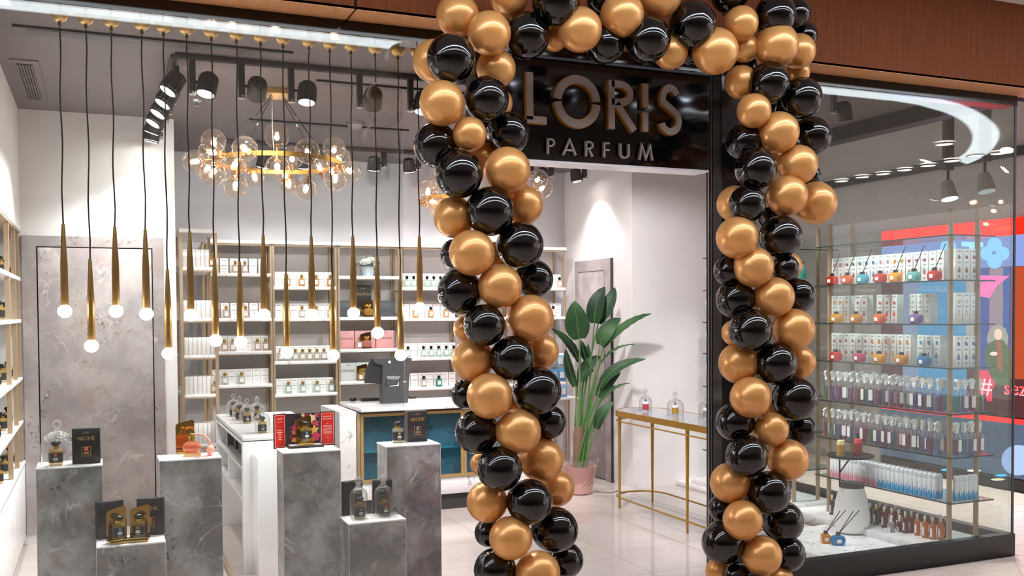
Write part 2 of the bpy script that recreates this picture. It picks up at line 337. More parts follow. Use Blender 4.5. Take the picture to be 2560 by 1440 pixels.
# walls
struct('wall_left', G().box(-.95, XL, YF + .03, YD, 2.2, ZC).box(-.95, -.78, YF + .03, YD, 0, 2.2).mesh('wall', MT['white']), label='white wall above the niche shelves')
struct('wall_door', G().box(-.95, XC, YD, YB, 0, ZC).mesh('wall', MT['white']), label='white wall with the stone clad door')
struct('wall_back', G().box(XC, XR, YB, YB + .15, 0, ZC).mesh('wall', MT['wallgrey']), label='pale grey back wall above the shelving')
struct('wall_right', G().box(XR, XR + .2, YW + .2, YB + .15, 0, ZC).box(XR, XS, YW, YW + .2, 0, ZC).mesh('wall', MT['white']), label='white wall behind the potted plant and gold table')
struct('baseboard_door', G().box(-.52, XC, YD - .012, YD, 0, .07).mesh('skirting', MT['white']))
# stone clad door with a shadow gap round the leaf
d1 = struct('door_1', G().box(-.50, -.408, YD - .02, YD, .07, 2.17).box(.358, .432, YD - .02, YD, .07, 2.17).box(-.408, .358, YD - .02, YD, 2.096, 2.17).mesh('surround', MT['stonelight']), label='pale stone clad flush door with dark outline')
obj('door_gap', G().box(-.408, .358, YD - .006, YD, .07, 2.096).mesh('gap', MT['dark']), d1)
obj('door_leaf', G().bbox(-.4, .35, YD - .02, YD - .004, .075, 2.088, .002).mesh('leaf', MT['stonelight']), d1)
k = PY(117, 987, YD - .03)
obj('door_hook', G().cyl((k.x, YD - .02, k.z), (k.x, YD - .045, k.z), .006).sphere((k.x, YD - .047, k.z - .004), .011, 10, 8).mesh('hook', MT['chrome']), d1)
# second door, in the side wall beside the plant
a = PX(1441, 655, XR); b = PX(1531, 657, XR); i0 = PX(1450, 682, XR); i1 = PX(1515, 676, XR)
d2 = struct('door_2', G().box(XR - .02, XR, b.y, i1.y - .004, 0, a.z).box(XR - .02, XR, i0.y + .004, a.y, 0, a.z).box(XR - .02, XR, i1.y - .004, i0.y + .004, i0.z + .004, a.z).mesh('surround', MT['stonelight']), label='pale stone clad narrow door behind the plant')
obj('door_gap', G().box(XR - .004, XR, i1.y - .004, i0.y + .004, 0, i0.z + .004).mesh('gap', MT['dark']), d2)
obj('door_leaf', G().bbox(XR - .016, XR - .002, i1.y + .014, i0.y, 0.01, i0.z, .002).mesh('leaf', MT['stonelight']), d2)
obj('door_jamb', G().box(XR - .022, XR, b.y - .012, b.y, 0, a.z).mesh('jamb', MT['charcoal']), d2)
# facade
fas = struct('wall_fascia', G().box(-2.5, 9, 4.39, 4.7, 3.0, ZM + .1).mesh('fascia', MT['dark']), label='walnut veneer fascia over the shopfront')
sx = PY(889, 20, 4.37).x
edges = [sx - 3.6, sx, sx + 2.45, sx + 4.9, sx + 7.4]
for q in range(4):
    g = G().box(edges[q] + .006, edges[q + 1] - .006, 4.37, 4.40, 2.987, ZM + .08)
    pn = obj('panel', g.mesh('panel', MT['wood']), fas)
    obj('soffit_panel', G().box(edges[q] + .006, edges[q + 1] - .006, 4.37, YF + .02, 2.985, 2.999).mesh('soffit', MT['soffit']), fas)
struct('trim_2', G().box(-2.5, XS, YF, YF + .12, 2.922, 2.986).mesh('beam', MT['black']), label='black steel beam under the walnut fascia')
post = struct('trim_3', G().box(3.175, 3.36, YF - .03, YF + .12, 0, 2.922).mesh('post', MT['black']), label='black glossy post beside the entrance')
obj('edge_strip', G().box(3.171, 3.175, YF + .088, YF + .098, 0, 2.922).mesh('strip', plain('grey aluminium', '#8f8b88', .35, .6)), post)
obj('edge_strip', G().box(3.171, 3.175, YF + .06, YF + .066, 0, 2.922).mesh('strip', MT['charcoal']), post)
w1 = struct('window_1', G().box(-2.5, 1.36, YF + .01, YF + .022, 0, 2.922).mesh('pane', MT['pane']), label='front window pane before the pendants')
w2 = struct('window_2', G().box(3.34, XS - .012, YF + .01, YF + .022, .145, 2.922).mesh('pane', MT['pane']), label='front glass of the showcase')
w3 = struct('window_3', G().box(XS - .012, XS, YF + .01, YW, .145, 2.94).mesh('pane', MT['pane']), label='side glass of the showcase')
obj('glass_joint', G().box(XS - .014, XS + .002, YF + .006, YF + .014, .145, 2.922).mesh('joint', MT['charcoal']), w3)
struct('trim_4', G().bbox(3.34, XS, YF - .01, YF + .05, 0, .145, .003).box(XS - .07, XS, YF + .05, YW, 0, .145).mesh('plinth', MT['blackmat']), label='low black plinth under the showcase glass')
struct('floor_showcase', G().bbox(4.2, 5.41, YF + .05, 5.62, 0, .045, .003).bbox(4.9, 5.41, 5.62, YW, 0, .045, .003).mesh('slab', MT['marble']), label='white marble slab inside the showcase')
step = tag(obj('marble_plinth', G().bbox(4.86, 5.40, YF + .06, 6.0, .045, .092, .003).mesh('plinth', MT['marble'])), 'low raised marble step under the glass shelves nearest the window', 'plinth', 'marble steps')
step2 = tag(obj('marble_plinth', G().bbox(4.94, 5.40, 6.1, 7.5, .045, .092, .003).mesh('plinth', MT['marble'])), 'low raised marble step under the rear glass shelves', 'plinth', 'marble steps')

# ------------------------------------------------------------------ the mall outside
struct('ceiling', G().box(-7, 15, -8, 4.37, ZM, ZM + .1).box(9, 15, 4.37, 12, ZM, ZM + .1).box(XS, 9, 4.7, 12, ZM, ZM + .1).mesh('ceiling', MT['mallceil']), label='pale ceiling of the mall')
struct('wall_mall_back', G().box(-7, 15, -8.1, -8, 0, ZM).mesh('wall', painted('mall wall', '#8c8078'))); struct('wall_mall_end', G().box(-7.1, -7, -8, YF, 0, ZM).mesh('wall', painted('mall wall far', '#8c8078')))
struct('wall_mall_far', G().box(XS, XV + .3, 9.9, 10, 0, ZM).mesh('wall', woody('mall wood panelling', '#8d7767', '#a08a7a', (9, 9, .8))), label='brown panelled wall across the mall')
struct('wall_mall_panel', G().box(6.0, 6.55, 9.84, 9.9, 0, ZM).mesh('panel', painted('grey panel', '#c2bab9')))
def mir(x, y):
    p = PZ(x, y, ZM - .012); return Vector((p.x, 2 * (YF + .01) - p.y, ZM - .012))
outer = [mir(*q) for q in ((2240, 232), (2290, 238), (2340, 247), (2400, 262), (2435, 276), (2460, 290), (2477, 303), (2490, 315), (2497, 325), (2500, 335), (2499, 345), (2495, 355), (2485, 370), (2470, 385), (2448, 398), (2420, 410))]
inner = [mir(*q) for q in ((2240, 252), (2272, 257), (2300, 262), (2360, 279), (2380, 287), (2395, 294), (2409, 303), (2420, 312), (2428, 323), (2434, 335), (2434, 347), (2432, 360), (2425, 373), (2415, 385), (2402, 393), (2390, 400))]
ys0 = outer[0].y; ys1 = inner[0].y
outer.insert(0, Vector((-6, ys0, ZM - .012))); inner.insert(0, Vector((-6, ys1, ZM - .012)))
g = G()
n = len(outer); ring = [[outer[i], inner[i], inner[i] + Vector((0, 0, .01)), outer[i] + Vector((0, 0, .01))] for i in range(n)]
g.loft(ring)
tag(obj('light_band', g.mesh('band', emis('luminous ceiling band', '#eef6fb', BAND), smooth=0)), 'long white luminous band curving across the mall ceiling', 'light')
tag(obj('light_strip', G().box(-6, 6.8, 3.12, 3.24, ZM - .012, ZM - .002).mesh('strip', emis('cool light strip', '#dbe6ff', BAND_NEAR), smooth=0)), 'slim cool white light strip in the mall ceiling close to the fascia', 'light')
dl = [(2105, 450), (2157, 440), (2209, 432), (2263, 422), (2322, 411), (2381, 399), (2441, 386), (2500, 380), (2363, 357)]
me_ring = G().lathe([(.085, 0), (.105, 0), (.105, .018), (.085, .018)], 24, cap=False).mesh('rim', MT['white']); me_disc = G().lathe([(.085, .004), (.085, .012)], 24).mesh('lens', emis('downlight', '#fff6ea', DOWN))
for i, q in enumerate(dl):
    p = mir(*q)
    t = thing('downlight', ('single recessed downlight inside the curve of the ceiling band' if i == 8 else nth(i) + ' recessed downlight in the ceiling row beyond the luminous band'), 'downlight', (p.x, p.y, ZM - .032), group='mall downlights')
    obj('rim', me_ring, t); obj('lens', me_disc, t)

# video wall of the shop across the passage
def zy(x, y): return PX(x, y, XV)
vw = thing('video_wall', 'bright video wall with red band and fashion picture across the passage', 'screen', (XV, 6.5, 0))
def scr(name, poly, mat, d=0.0, par=None):
    g = G().prism([(p[0] - 6.5, p[1]) for p in poly], -.012 - d, -d, 'x'); return obj(name, g.mesh(name, mat, smooth=0), par or vw)
Y0, Y1 = 4.7, 7.75
def rect(y0, y1, z0, z1): return [(y0, z0), (y1, z0), (y1, z1), (y0, z1)]
SC = lambda n, c, s=1.0: emis('screen ' + n, c, s)
obj('housing', G().box(0, .25, Y0 - 6.5, Y1 - 6.5, 0, 2.42).mesh('housing', MT['blackmat']), vw)
scr('red_band', rect(Y0, Y1, 2.265, 2.42), SC('red', '#e01c0e', 1.1))
bl = scr('blue_panel', rect(Y0, Y1, 1.99, 2.265), SC('periwinkle', '#7d8ec9', .5))
pic = scr('picture', rect(Y0, Y1, .66, 1.99), SC('maroon', '#4a2a2c', .6))
scr('red_stripe', rect(Y0, Y1, .60, .645), SC('stripe red', '#ee2b2b', 1.0))
low = scr('lower_panel', rect(Y0, Y1, .12, .60), SC('steel', '#5c6a80', .4))
scr('base', rect(Y0, Y1, 0, .11), MT['black'])
def band(x0, x1, col, zz0=.9, zz1=1.985, s=.5, d=.012):
    a, b = zy(x0, 800), zy(x1, 800); scr('picture_stripe', rect(b.y, a.y, zz0, zz1), SC('stripe', col, s), d, pic)
band(2300, 2420, '#3f86b4', .66); band(2262, 2302, '#7b86a6', .66); band(2420, 2455, '#a99a9a', 1.1); band(2455, 2478, '#3c4f96', 1.0); band(2478, 2512, '#9c7f92', 1.0); band(2512, 2530, '#2f55a0', 1.2); band(2532, 2575, '#a8482a', 1.0); band(2575, 2640, '#7a3a30', 1.0)
scr('picture_patch', [(zy(2450, 700).y, zy(2450, 688).z), (zy(2450, 700).y, zy(2450, 740).z), (zy(2478, 700).y, zy(2478, 745).z), (zy(2500, 700).y, zy(2500, 712).z), (zy(2530, 700).y, zy(2530, 690).z)], SC('pink', '#d7609c', .8), .014, pic)
def blob(par, pts, col, s=.8, d=.03, nm='printed_shape'):
    return scr(nm, [(zy(x, y).y, zy(x, y).z) for x, y in pts], SC(nm, col, s), d, par)
def ell(cx, cy, rx, ry, n=20, a0=0): return [(cx + rx * math.cos(2 * math.pi * i / n + a0), cy + ry * math.sin(2 * math.pi * i / n + a0)) for i in range(n)]
# figure shown on the screen: long fair hair, open green jacket, rust shirt
blob(pic, [(2475, 850), (2478, 830), (2490, 815), (2505, 812), (2520, 822), (2526, 842), (2524, 862), (2480, 866)], '#8f8580', .7, .026, 'printed_hair')
blob(pic, [(2480, 858), (2500, 848), (2516, 850), (2530, 872), (2534, 920), (2530, 960), (2500, 966), (2478, 925), (2470, 900), (2474, 868)], '#4a5a38', .6, .03, 'printed_jacket')
blob(pic, [(2499, 852), (2512, 852), (2515, 915), (2512, 930), (2503, 918)], '#8a4a34', .7, .034, 'printed_shirt')
blob(pic, ell(2504, 836, 9, 14, 16), '#cfa79c', .8, .036, 'printed_face'); blob(pic, ell(2494, 884, 9, 5, 12), '#d9b3a6', .8, .038, 'printed_hand')
blob(pic, [(2455, 925), (2488, 925), (2490, 940), (2497, 955), (2486, 975), (2486, 1002), (2476, 1003), (2470, 985), (2448, 985)], '#c8334e', .75, .028)
def rot_text(s, h, mat, px, py, dd, par, nm='lettering'):
    q = zy(px, py); return obj(nm, text_mesh(s, h, mat, .002), par, (-dd, q.y - 6.5, q.z), rot=(0, 0, R(-90)))
rot_text('#', .15, SC('pale ink', '#e2b7be', .8), 2475, 983, .05, pic); rot_text('sezo', .125, SC('pale rim', '#e6a6ad', .8), 2559, 988, .046, pic); rot_text('sezo', .115, SC('red ink', '#cf2b2b', .9), 2558, 986, .05, pic)
for cx, cy, k in ((2378, 640, 1.0), (2494, 632, .92)):  # reflection in the window glass, drawn as glowing petals and letter on the screen
    for ox, oy in ((-20, 2), (20, 2), (0, -22), (0, 24)):
        blob(bl, ell(cx + ox * k, cy + oy * k, 19 * k, 19 * k), '#7fb6ee', .65, .03 + .001 * (ox > 0), 'reflected_petal')
    blob(bl, ell(cx, cy, 6, 6, 4, .785), '#5a6fb0', .8, .036, 'reflected_petal')
blob(bl, [(2412, 604), (2464, 606), (2464, 618), (2447, 618), (2447, 664), (2431, 664), (2431, 617), (2412, 616)], '#8fc6f6', .7, .03, 'reflected_letter')
for cx, cy, rx, ry, c in ((2550, 1150, 40, 38, '#8b9cc4'), (2508, 1188, 14, 3, '#3fa9dd'), (2500, 1198, 16, 3, '#cfc7a4'), (2372, 1174, 14, 3, '#3fa9dd'), (2440, 1176, 16, 3, '#e8e2d0')):  # coloured ellipses laid over the lower panel
    blob(low, ell(cx, cy, rx, ry), c, .7, .02, 'coloured_dot')
struct('wall_mall_side', G().box(XV + .03, XV + .3, 4.7, 9.9, 2.42, ZM).mesh('bulkhead', painted('mall bulkhead', '#d2c4c4')), label='grey bulkhead above the video wall')
obj('ceiling_recess', G().box(XV - .02, XV + .03, 4.7, 9.9, 2.96, 3.04).mesh('strip', MT['charcoal']), bpy.data.objects['wall_mall_side'])
struct('wall_mall_side', G().box(XV, XV + .3, Y1, 9.9, 0, 2.42).mesh('wall', painted('mall side wall', '#b3a9a6')))
for i, (px, py) in enumerate(((2370, 470), (2462, 450))):
    p = PX(px, py, 7.0); t = thing('spotlight', ('pale ribbed spotlight tilted towards the window' if i else 'pale ribbed spotlight with lit face beside the video wall'), 'spotlight', (p.x, p.y, p.z))
    obj('head', G().lathe([(.045, .06), (.055, .02), (.075, -.09), (.07, -.1)], 16).mesh('head', painted('warm grey', '#a9a59c')), t, rot=(R(-12), 0, 0)); obj('stem', G().cyl((0, 0, .05), (0, 0, .16), .012).box(-.05, .05, -.02, .02, .16, ZM - p.z).mesh('stem', MT['charcoal']), t)
    obj('lens', G().lathe([(.068, -.108), (.068, -.1)], 16).mesh('lens', emis('spot face', '#f4fbff', 4 if i == 0 else .2)), t, rot=(R(-12), 0, 0))
    l = bpy.data.lights.new('spot_lamp', 'SPOT'); l.energy = 85; l.spot_size = R(110); l.spot_blend = .7; l.color = (1, .95, .93); obj('spot_lamp', l, t, (0, 0, -.13), rot=(R(-8), R(6), 0))
fc = PY(2104, 930, 9.8)
t = thing('fire_cabinet', 'red fire hose cabinet with white lettering on the brown wall', 'fire cabinet', (fc.x, 9.85, 0))
obj('box', G().bbox(-.22, .22, -.05, .05, 0.02, fc.z + .1, .01).mesh('box', plain('red enamel', '#7e2620', .4)), t); obj('lettering', text_mesh('FIRE', .09, MT['inkwhite'], .003), t, (0, -.052, fc.z - .03))
# ================================================================== balloon arch
def balloon_mesh(mat):
    prof = []
    n = 14
    for i in range(n + 1):
        t = math.pi * i / n; z = -math.cos(t); r = math.sin(t)
        if z < 0: r *= 1 - .05 * (-z) ** 1.5
        prof.append((max(r, .02), z * (1.06 if z < 0 else 1.0)))
    prof[0] = (.035, -1.07)
    prof = [(.05, -1.17), (.06, -1.15), (.03, -1.11)] + prof
    return G().lathe(prof, 28).mesh('balloon', mat, smooth=60)
BM = {'G': balloon_mesh(MT['bgold']), 'B': balloon_mesh(MT['bblack'])}
LEFT = [('G',1144,39,54,1),('G',1223,83,55,0),('G',1272,-10,50,1),('B',1128,146,62,0),('G',1085,153,54,1),('G',1240,172,50,1),('G',1105,258,57,0),('B',1216,247,57,0),('G',1240,258,42,2),
 ('B',1090,364,57,1),('G',1174,335,43,0),('B',1270,332,54,1),('G',1205,395,40,2),('B',1147,435,61,0),('G',1268,426,59,0),('G',1135,543,52,1),('B',1225,528,62,0),('G',1307,513,51,1),('G',1180,632,58,0),
 ('B',1300,613,60,0),('B',1140,636,40,2),('G',1240,640,36,2),('B',1335,698,49,1),('B',1150,729,57,1),('G',1250,716,56,0),('G',1325,796,60,0),('B',1211,813,53,0),('G',1165,822,32,2),('G',1182,900,54,1),
 ('B',1280,895,57,0),('G',1352,878,46,1),('B',1343,977,62,0),('G',1224,990,58,0),('B',1165,985,38,2),('B',1193,1080,56,1),('G',1295,1078,58,0),('B',1372,1055,44,1),('G',1285,1010,35,2),('G',1355,1150,56,1),
 ('B',1249,1172,57,0),('G',1205,1160,30,2),('G',1390,1220,47,2),('G',1218,1255,52,1),('B',1324,1255,58,0),('B',1222,1332,36,2),('G',1277,1345,55,0),('B',1388,1325,58,1),('B',1412,1400,47,2),('B',1238,1424,54,1),('G',1345,1432,56,0),
 ('G',1250,1500,54,1),('B',1370,1510,58,1),('G',1300,1540,55,0),('B',1230,1560,52,1),('G',1390,1575,52,1)]
TOP = [('B',1317,89,59,1),('B',1389,5,60,0),('G',1449,74,56,0),('G',1555,37,55,0),('G',1652,-10,52,0),('B',1619,98,58,0),('B',1512,110,50,1),('B',1731,62,59,0),('G',1676,130,44,1),('G',1788,128,58,0),
 ('B',1825,-20,50,1),('G',1853,58,43,0),('B',1938,38,52,0),('B',1990,32,36,1),('B',2010,88,34,2),('G',1862,120,36,1),('G',1942,113,54,0),('G',1995,128,44,1),('G',1995,180,30,2),('B',1722,138,28,2),('B',1860,162,32,2),('G',1385,95,34,2),('B',1500,0,34,2)]
RIGHT = [('G',1853,205,42,1),('B',1922,208,53,0),('B',2003,245,52,0),('B',1958,262,34,1),('G',1885,277,43,0),('G',1946,331,52,0),('B',2028,341,50,1),('B',1862,355,47,1),('B',1890,422,53,0),('G',1940,395,30,2),('G',1994,412,50,0),
 ('B',2022,440,30,2),('G',1968,489,51,0),('G',2038,508,54,1),('B',1868,510,47,0),('G',1838,510,46,1),('B',1952,592,54,0),('G',1843,594,53,0),('B',1928,545,30,2),('G',1884,667,51,0),('B',1964,670,34,0),('G',1968,666,37,1),
 ('B',1822,677,38,1),('B',1840,748,50,1),('G',1935,743,51,0),('B',1992,740,46,1),('B',1876,826,55,0),('G',1838,832,34,1),('G',1984,824,53,0),('G',1848,908,52,1),('B',1938,909,54,0),('G',1995,905,44,1),('G',1877,993,52,0),
 ('B',1987,997,57,0),('B',1838,1055,49,1),('G',1929,1073,43,0),('B',2000,1075,42,1),('G',1930,1028,28,2),('B',1867,1141,53,0),('G',1970,1149,52,0),('G',1826,1207,51,1),('B',1922,1232,55,0),('B',1805,1270,34,2),('G',1857,1300,50,0),
 ('B',1957,1304,52,1),('B',1808,1356,54,1),('G',1905,1388,50,0),('B',1968,1384,45,1),('G',1800,1428,36,2),('B',1842,1441,36,1),('G',1945,1452,40,1),('B',1890,1490,52,0),('G',1830,1510,46,1)]
def place(lst, where, key, axis):
    cnt = {'G': 0, 'B': 0}
    for c, x, y, r, lay in sorted(lst, key=key):
        Y = 4.03 + .105 * lay if where != 'top' else 4.01 + .085 * lay
        p = PY(x, y, Y); rad = r * dist(p) / F_PX
        nm = {'G': 'gold', 'B': 'black'}[c]
        if where == 'top': lab = f'{nth(cnt[c])} {nm} balloon from the pendants along the top of the arch'
        else: lab = f'{nth(cnt[c])} {nm} balloon from the top of the arch column beside the {where}'
        cnt[c] += 1
        o = tag(obj('balloon', BM[c], None, p), lab, 'balloon', 'gold and black balloons of the arch')
        ax = axis(p); d = (p - ax) if (p - ax).length > .01 else Vector((0, -1, 0))
        o.rotation_euler = d.to_track_quat('Z', 'Y').to_euler(); o.scale = (rad, rad, rad)
    return cnt
def ax_col(px):
    def fn(p): q = PY(px, 720, 4.24); return Vector((q.x, 4.26, p.z + random.uniform(-.03, .03)))
    return fn
place(LEFT, 'pendants', lambda b: b[2], ax_col(1245)); place(RIGHT, 'glass showcase', lambda b: b[2], ax_col(1915))
place(TOP, 'top', lambda b: b[1], lambda p: Vector((p.x + random.uniform(-.03, .03), 4.24, 2.93)))

# ================================================================== sign over the entrance
sg = thing('shop_sign', 'black gloss shop sign with grey and gold LORIS PARFUM lettering', 'sign', (0, YF - .035, 0))
SGX0, SGX1, SGZ0, SGZ1 = 1.72, 3.088, 2.37, 2.905
obj('panel', G().bbox(SGX0, SGX1, 0, .14, SGZ0 + .012, SGZ1, .003).mesh('panel', MT['black']), sg)
obj('underside', G().box(SGX0, SGX1, 0.004, .14, SGZ0, SGZ0 + .012).mesh('under', MT['lacquer']), sg)
obj('top_rail', G().box(SGX0, SGX1, -.008, .0, SGZ1 - .012, SGZ1).mesh('rail', MT['charcoal']), sg)
SY = YF - .04
def sp(x, y): q = PY(x, y, SY); return (q.x, q.z)
zt = sum(PY(x, y, SY).z for x, y in ((1320, 183), (1527, 203), (1608, 212))) / 3; zb = sum(PY(x, y, SY).z for x, y in ((1320, 311), (1527, 327), (1608, 327))) / 3
H = zt - zb; LW = sp(1328, 250)[0] - sp(1313, 250)[0]
def arc(cx, cz, rx, rz, a0, a1, n=18): return [(cx + rx * math.cos(R(a0 + (a1 - a0) * i / n)), cz + rz * math.sin(R(a0 + (a1 - a0) * i / n))) for i in range(n + 1)]
grey = plain('grey letter face', '#968a84', .5); lgold = plain('gold letter edge', '#c98b3a', .3, .5)
def letter(name, strokes, w, gold=True):
    g = G()
    for s_ in strokes: g.strip(s_, w, -.03, -.012)
    o = obj(name, g.mesh(name, grey, smooth=0), sg)
    if gold:
        e = G()
        for s_ in strokes: e.strip(s_, w + .007, -.026, .0)
        obj('gold_edge', e.mesh('edge', lgold, smooth=0), o)
    return o
xl = sp(1320, 250)[0]; xe = sp(1362, 300)[0]
letter('letter_L', [[(xl, zt), (xl, zb + LW / 2)], [(xl - LW / 2, zb + LW / 2), (xe, zb + LW / 2)]], LW)
ox0, ox1 = sp(1381, 254)[0], sp(1495, 262)[0]; ocx = (ox0 + ox1) / 2; orx = (ox1 - ox0) / 2 - LW * .6; ocz = (zt + zb) / 2; orz = H / 2 - LW * .4
letter('letter_O', [arc(ocx, ocz, orx, orz, 4, 176), arc(ocx, ocz, orx, orz, 184, 356)], LW * 1.2)
rx0, rx1 = sp(1524, 260)[0], sp(1578, 300)[0]; rm = zb + H * .5
letter('letter_R', [[(rx0, zt), (rx0, zb)], [(rx0, zt - LW / 2), (rx0 + (rx1 - rx0) * .35, zt - LW / 2)] + arc(rx0 + (rx1 - rx0) * .4, (zt + rm) / 2, (rx1 - rx0) * .46, (zt - rm) / 2 - LW / 2, 90, -90, 12) + [(rx0, rm + LW / 2)], [(rx0 + LW * .9, rm + LW * .3), (rx1 + LW * .2, zb)]], LW)
ix = sp(1608, 270)[0]
letter('letter_I', [[(ix, zt), (ix, zb + H * .5)], [(ix, zb + H * .4), (ix, zb)]], LW * .95)
sx0, sx1 = sp(1642, 270)[0], sp(1698, 290)[0]; scx = (sx0 + sx1) / 2; srx = (sx1 - sx0) / 2 - LW / 2; zq = H * .27
letter('letter_S', [arc(scx, zt - zq, srx * .86, zq - LW * .3, 25, 200, 14) + [(scx + srx * .3, zb + H * .5)] + arc(scx, zb + zq, srx, zq - LW * .3, 40, -165, 16)], LW)
pz0 = sum(PY(x, y, SY).z for x, y in ((1366, 386), (1461, 392), (1593, 400))) / 3; pz1 = sum(PY(x, y, SY).z for x, y in ((1366, 347), (1461, 353), (1600, 366))) / 3; ph = pz1 - pz0; pw = .0085
def pl(name, x0, x1, fn): a, b = sp(x0, 370)[0], sp(x1, 375)[0]; letter('letter_' + name, fn(a, b), pw, False)
def bowl(a, b): return [[(a, pz0), (a, pz1)], [(a, pz1 - pw / 2), (a + (b - a) * .5, pz1 - pw / 2)] + arc(a + (b - a) * .5, pz1 - ph * .27, (b - a) * .5, ph * .27 - pw / 2, 90, -90, 10) + [(a, pz0 + ph * .46 + pw / 2)]]
pl('P', 1366, 1381, bowl); pl('A', 1404, 1435, lambda a, b: [[(a, pz0), ((a + b) / 2, pz1), (b, pz0)], [(a + (b - a) * .22, pz0 + ph * .32), (b - (b - a) * .22, pz0 + ph * .32)]])
pl('R', 1461, 1477, lambda a, b: bowl(a, b) + [[(a + (b - a) * .4, pz0 + ph * .46), (b, pz0)]])
pl('F', 1506, 1519, lambda a, b: [[(a, pz0), (a, pz1)], [(a, pz1 - pw / 2), (b, pz1 - pw / 2)], [(a, pz0 + ph * .5), (b, pz0 + ph * .5)]])
pl('U', 1546, 1567, lambda a, b: [[(a, pz1), (a, pz0 + (b - a) / 2)] + arc((a + b) / 2, pz0 + (b - a) / 2, (b - a) / 2, (b - a) / 2 - pw / 2, 190, 350, 10) + [(b, pz0 + (b - a) / 2), (b, pz1)]])
pl('M', 1594, 1626, lambda a, b: [[(a, pz0), (a + (b - a) * .18, pz1), ((a + b) / 2, pz0 + ph * .1), (b - (b - a) * .18, pz1), (b, pz0)]])
# ================================================================== ceiling fittings
def spot_light(p, target, w, ang=70, blend=.6, col=(1, .965, .985)):
    l = bpy.data.lights.new('spot_lamp', 'SPOT'); l.energy = w; l.spot_size = R(ang); l.spot_blend = blend; l.shadow_soft_size = .05; l.color = col
    return l, (Vector(target) - Vector(p)).to_track_quat('-Z', 'Y').to_euler()
me_head = G().lathe([(.01, .062), (.034, .056), (.05, .04), (.055, .02), (.055, -.062), (.052, -.066)], 24).mesh('head', MT['charcoal'])
def ribbed():
    g = G().lathe([(.02, .06), (.045, .05), (.05, .03), (.05, -.06)], 24)
    for i in range(16):
        a = 2 * math.pi * i / 16; c, s_ = math.cos(a), math.sin(a)
        g.cyl((.046 * c, .046 * s_, .045), (.053 * c, .053 * s_, -.055), .005, .006, 5)
    return g.mesh('head', MT['charcoal'])
me_rib = ribbed()
me_lens = G().lathe([(.044, -.063), (.046, -.069), (.0, -.069)], 24).mesh('lens', emis('spot lens', '#fff8f0', 14))
me_rim = G().lathe([(.046, -.066), (.055, -.062), (.056, -.07), (.046, -.071)], 24, cap=False).mesh('rim', MT['charcoal'])
def head_on(parent, p, target, ribs=False, w=SPOT_W, ang=75):
    e = (Vector(target) - Vector(p)).to_track_quat('-Z', 'Y').to_euler()
    h = obj('head', me_rib if ribs else me_head, parent, Vector(p) - parent.location, rot=e)
    obj('lens', me_lens, h); obj('rim', me_rim, h)
    l, _ = spot_light(p, target, w, ang); lo = obj('spot_lamp', l, h, (0, 0, -.075)); return h
def driver(parent, p, w=.034, h=.19):
    obj('driver_box', G().bbox(-w / 2, w / 2, -w / 2, w / 2, -h, 0, .003).mesh('box', MT['charcoal']), parent, Vector(p) - parent.location)
    obj('driver_foot', G().box(-w / 2, w / 2, -w / 2, w / 2, -.006, 0).box(-.005, .012, -w / 2 - .001, -w / 2, .004, .012).mesh('foot', painted('pale end cap', '#b9b4b0')), parent, Vector(p) - parent.location - Vector((0, 0, h)))
# front track
yt = 5.68; zt_ = ZC - .03
def track(name_label, p0, p1):
    p0, p1 = Vector(p0), Vector(p1); t = thing('lighting_track', name_label, 'light track', (0, 0, 0))
    d = (p1 - p0); ax = abs(d.x) > abs(d.y)
    x0, x1 = sorted((p0.x, p1.x)); y0, y1 = sorted((p0.y, p1.y)); k = .018
    g = G().bbox(x0 - (0 if ax else k), x1 + (0 if ax else k), y0 - (k if ax else 0), y1 + (k if ax else 0), ZC - .032, ZC, .003)
    obj('rail', g.mesh('rail', MT['charcoal']), t)
    obj('groove', (G().box(x0 + .01, x1 - .01, p0.y - .006, p0.y + .006, ZC - .0335, ZC - .031) if ax else G().box(p0.x - .006, p0.x + .006, y0 + .01, y1 - .01, ZC - .0335, ZC - .031)).mesh('groove', MT['dark']), t); return t
track('black ceiling track running along behind the pendant canopies', (.40, yt, 0), (2.6, yt, 0))
track('black ceiling track running back from the front track towards the door', (.40, yt + .03, 0), (.40, 7.55, 0))
track('black ceiling track along the back shelving', (.9, 8.3, 0), (4.0, 8.3, 0))
fx = [(480, 520), (603, 643), (727, 768), (898, 933), (1025, 1058)]
front = []
for i, (a, b) in enumerate(fx):
    q = PY(a, 150, yt); h = PY(b, 208 + (b - 520) * .085, yt - .0)
    t = thing('track_spotlight', f'{nth(i)} dark ceiling spotlight from the door side on the front track', 'spotlight', (q.x, yt, ZC - .03), group='spotlights on the front track')
    driver(t, (q.x, yt, ZC - .03)); obj('joint', G().cyl((0, 0, 0), (h.x - q.x, 0, 0), .009).mesh('joint', MT['charcoal']), t, (0, 0, h.z - ZC + .03))
    tg = [(.05, 5.15, .8), (1.0, 9.0, 1.1), (.9, 5.2, .8), (2.2, 9.0, 1.1), (1.5, 5.25, .8)][i]
    head_on(t, (h.x, yt, h.z), tg, False, SPOT_W * (1.0, .85, 1.0, .85, 1.0)[i], (70, 85, 70, 85, 70)[i])
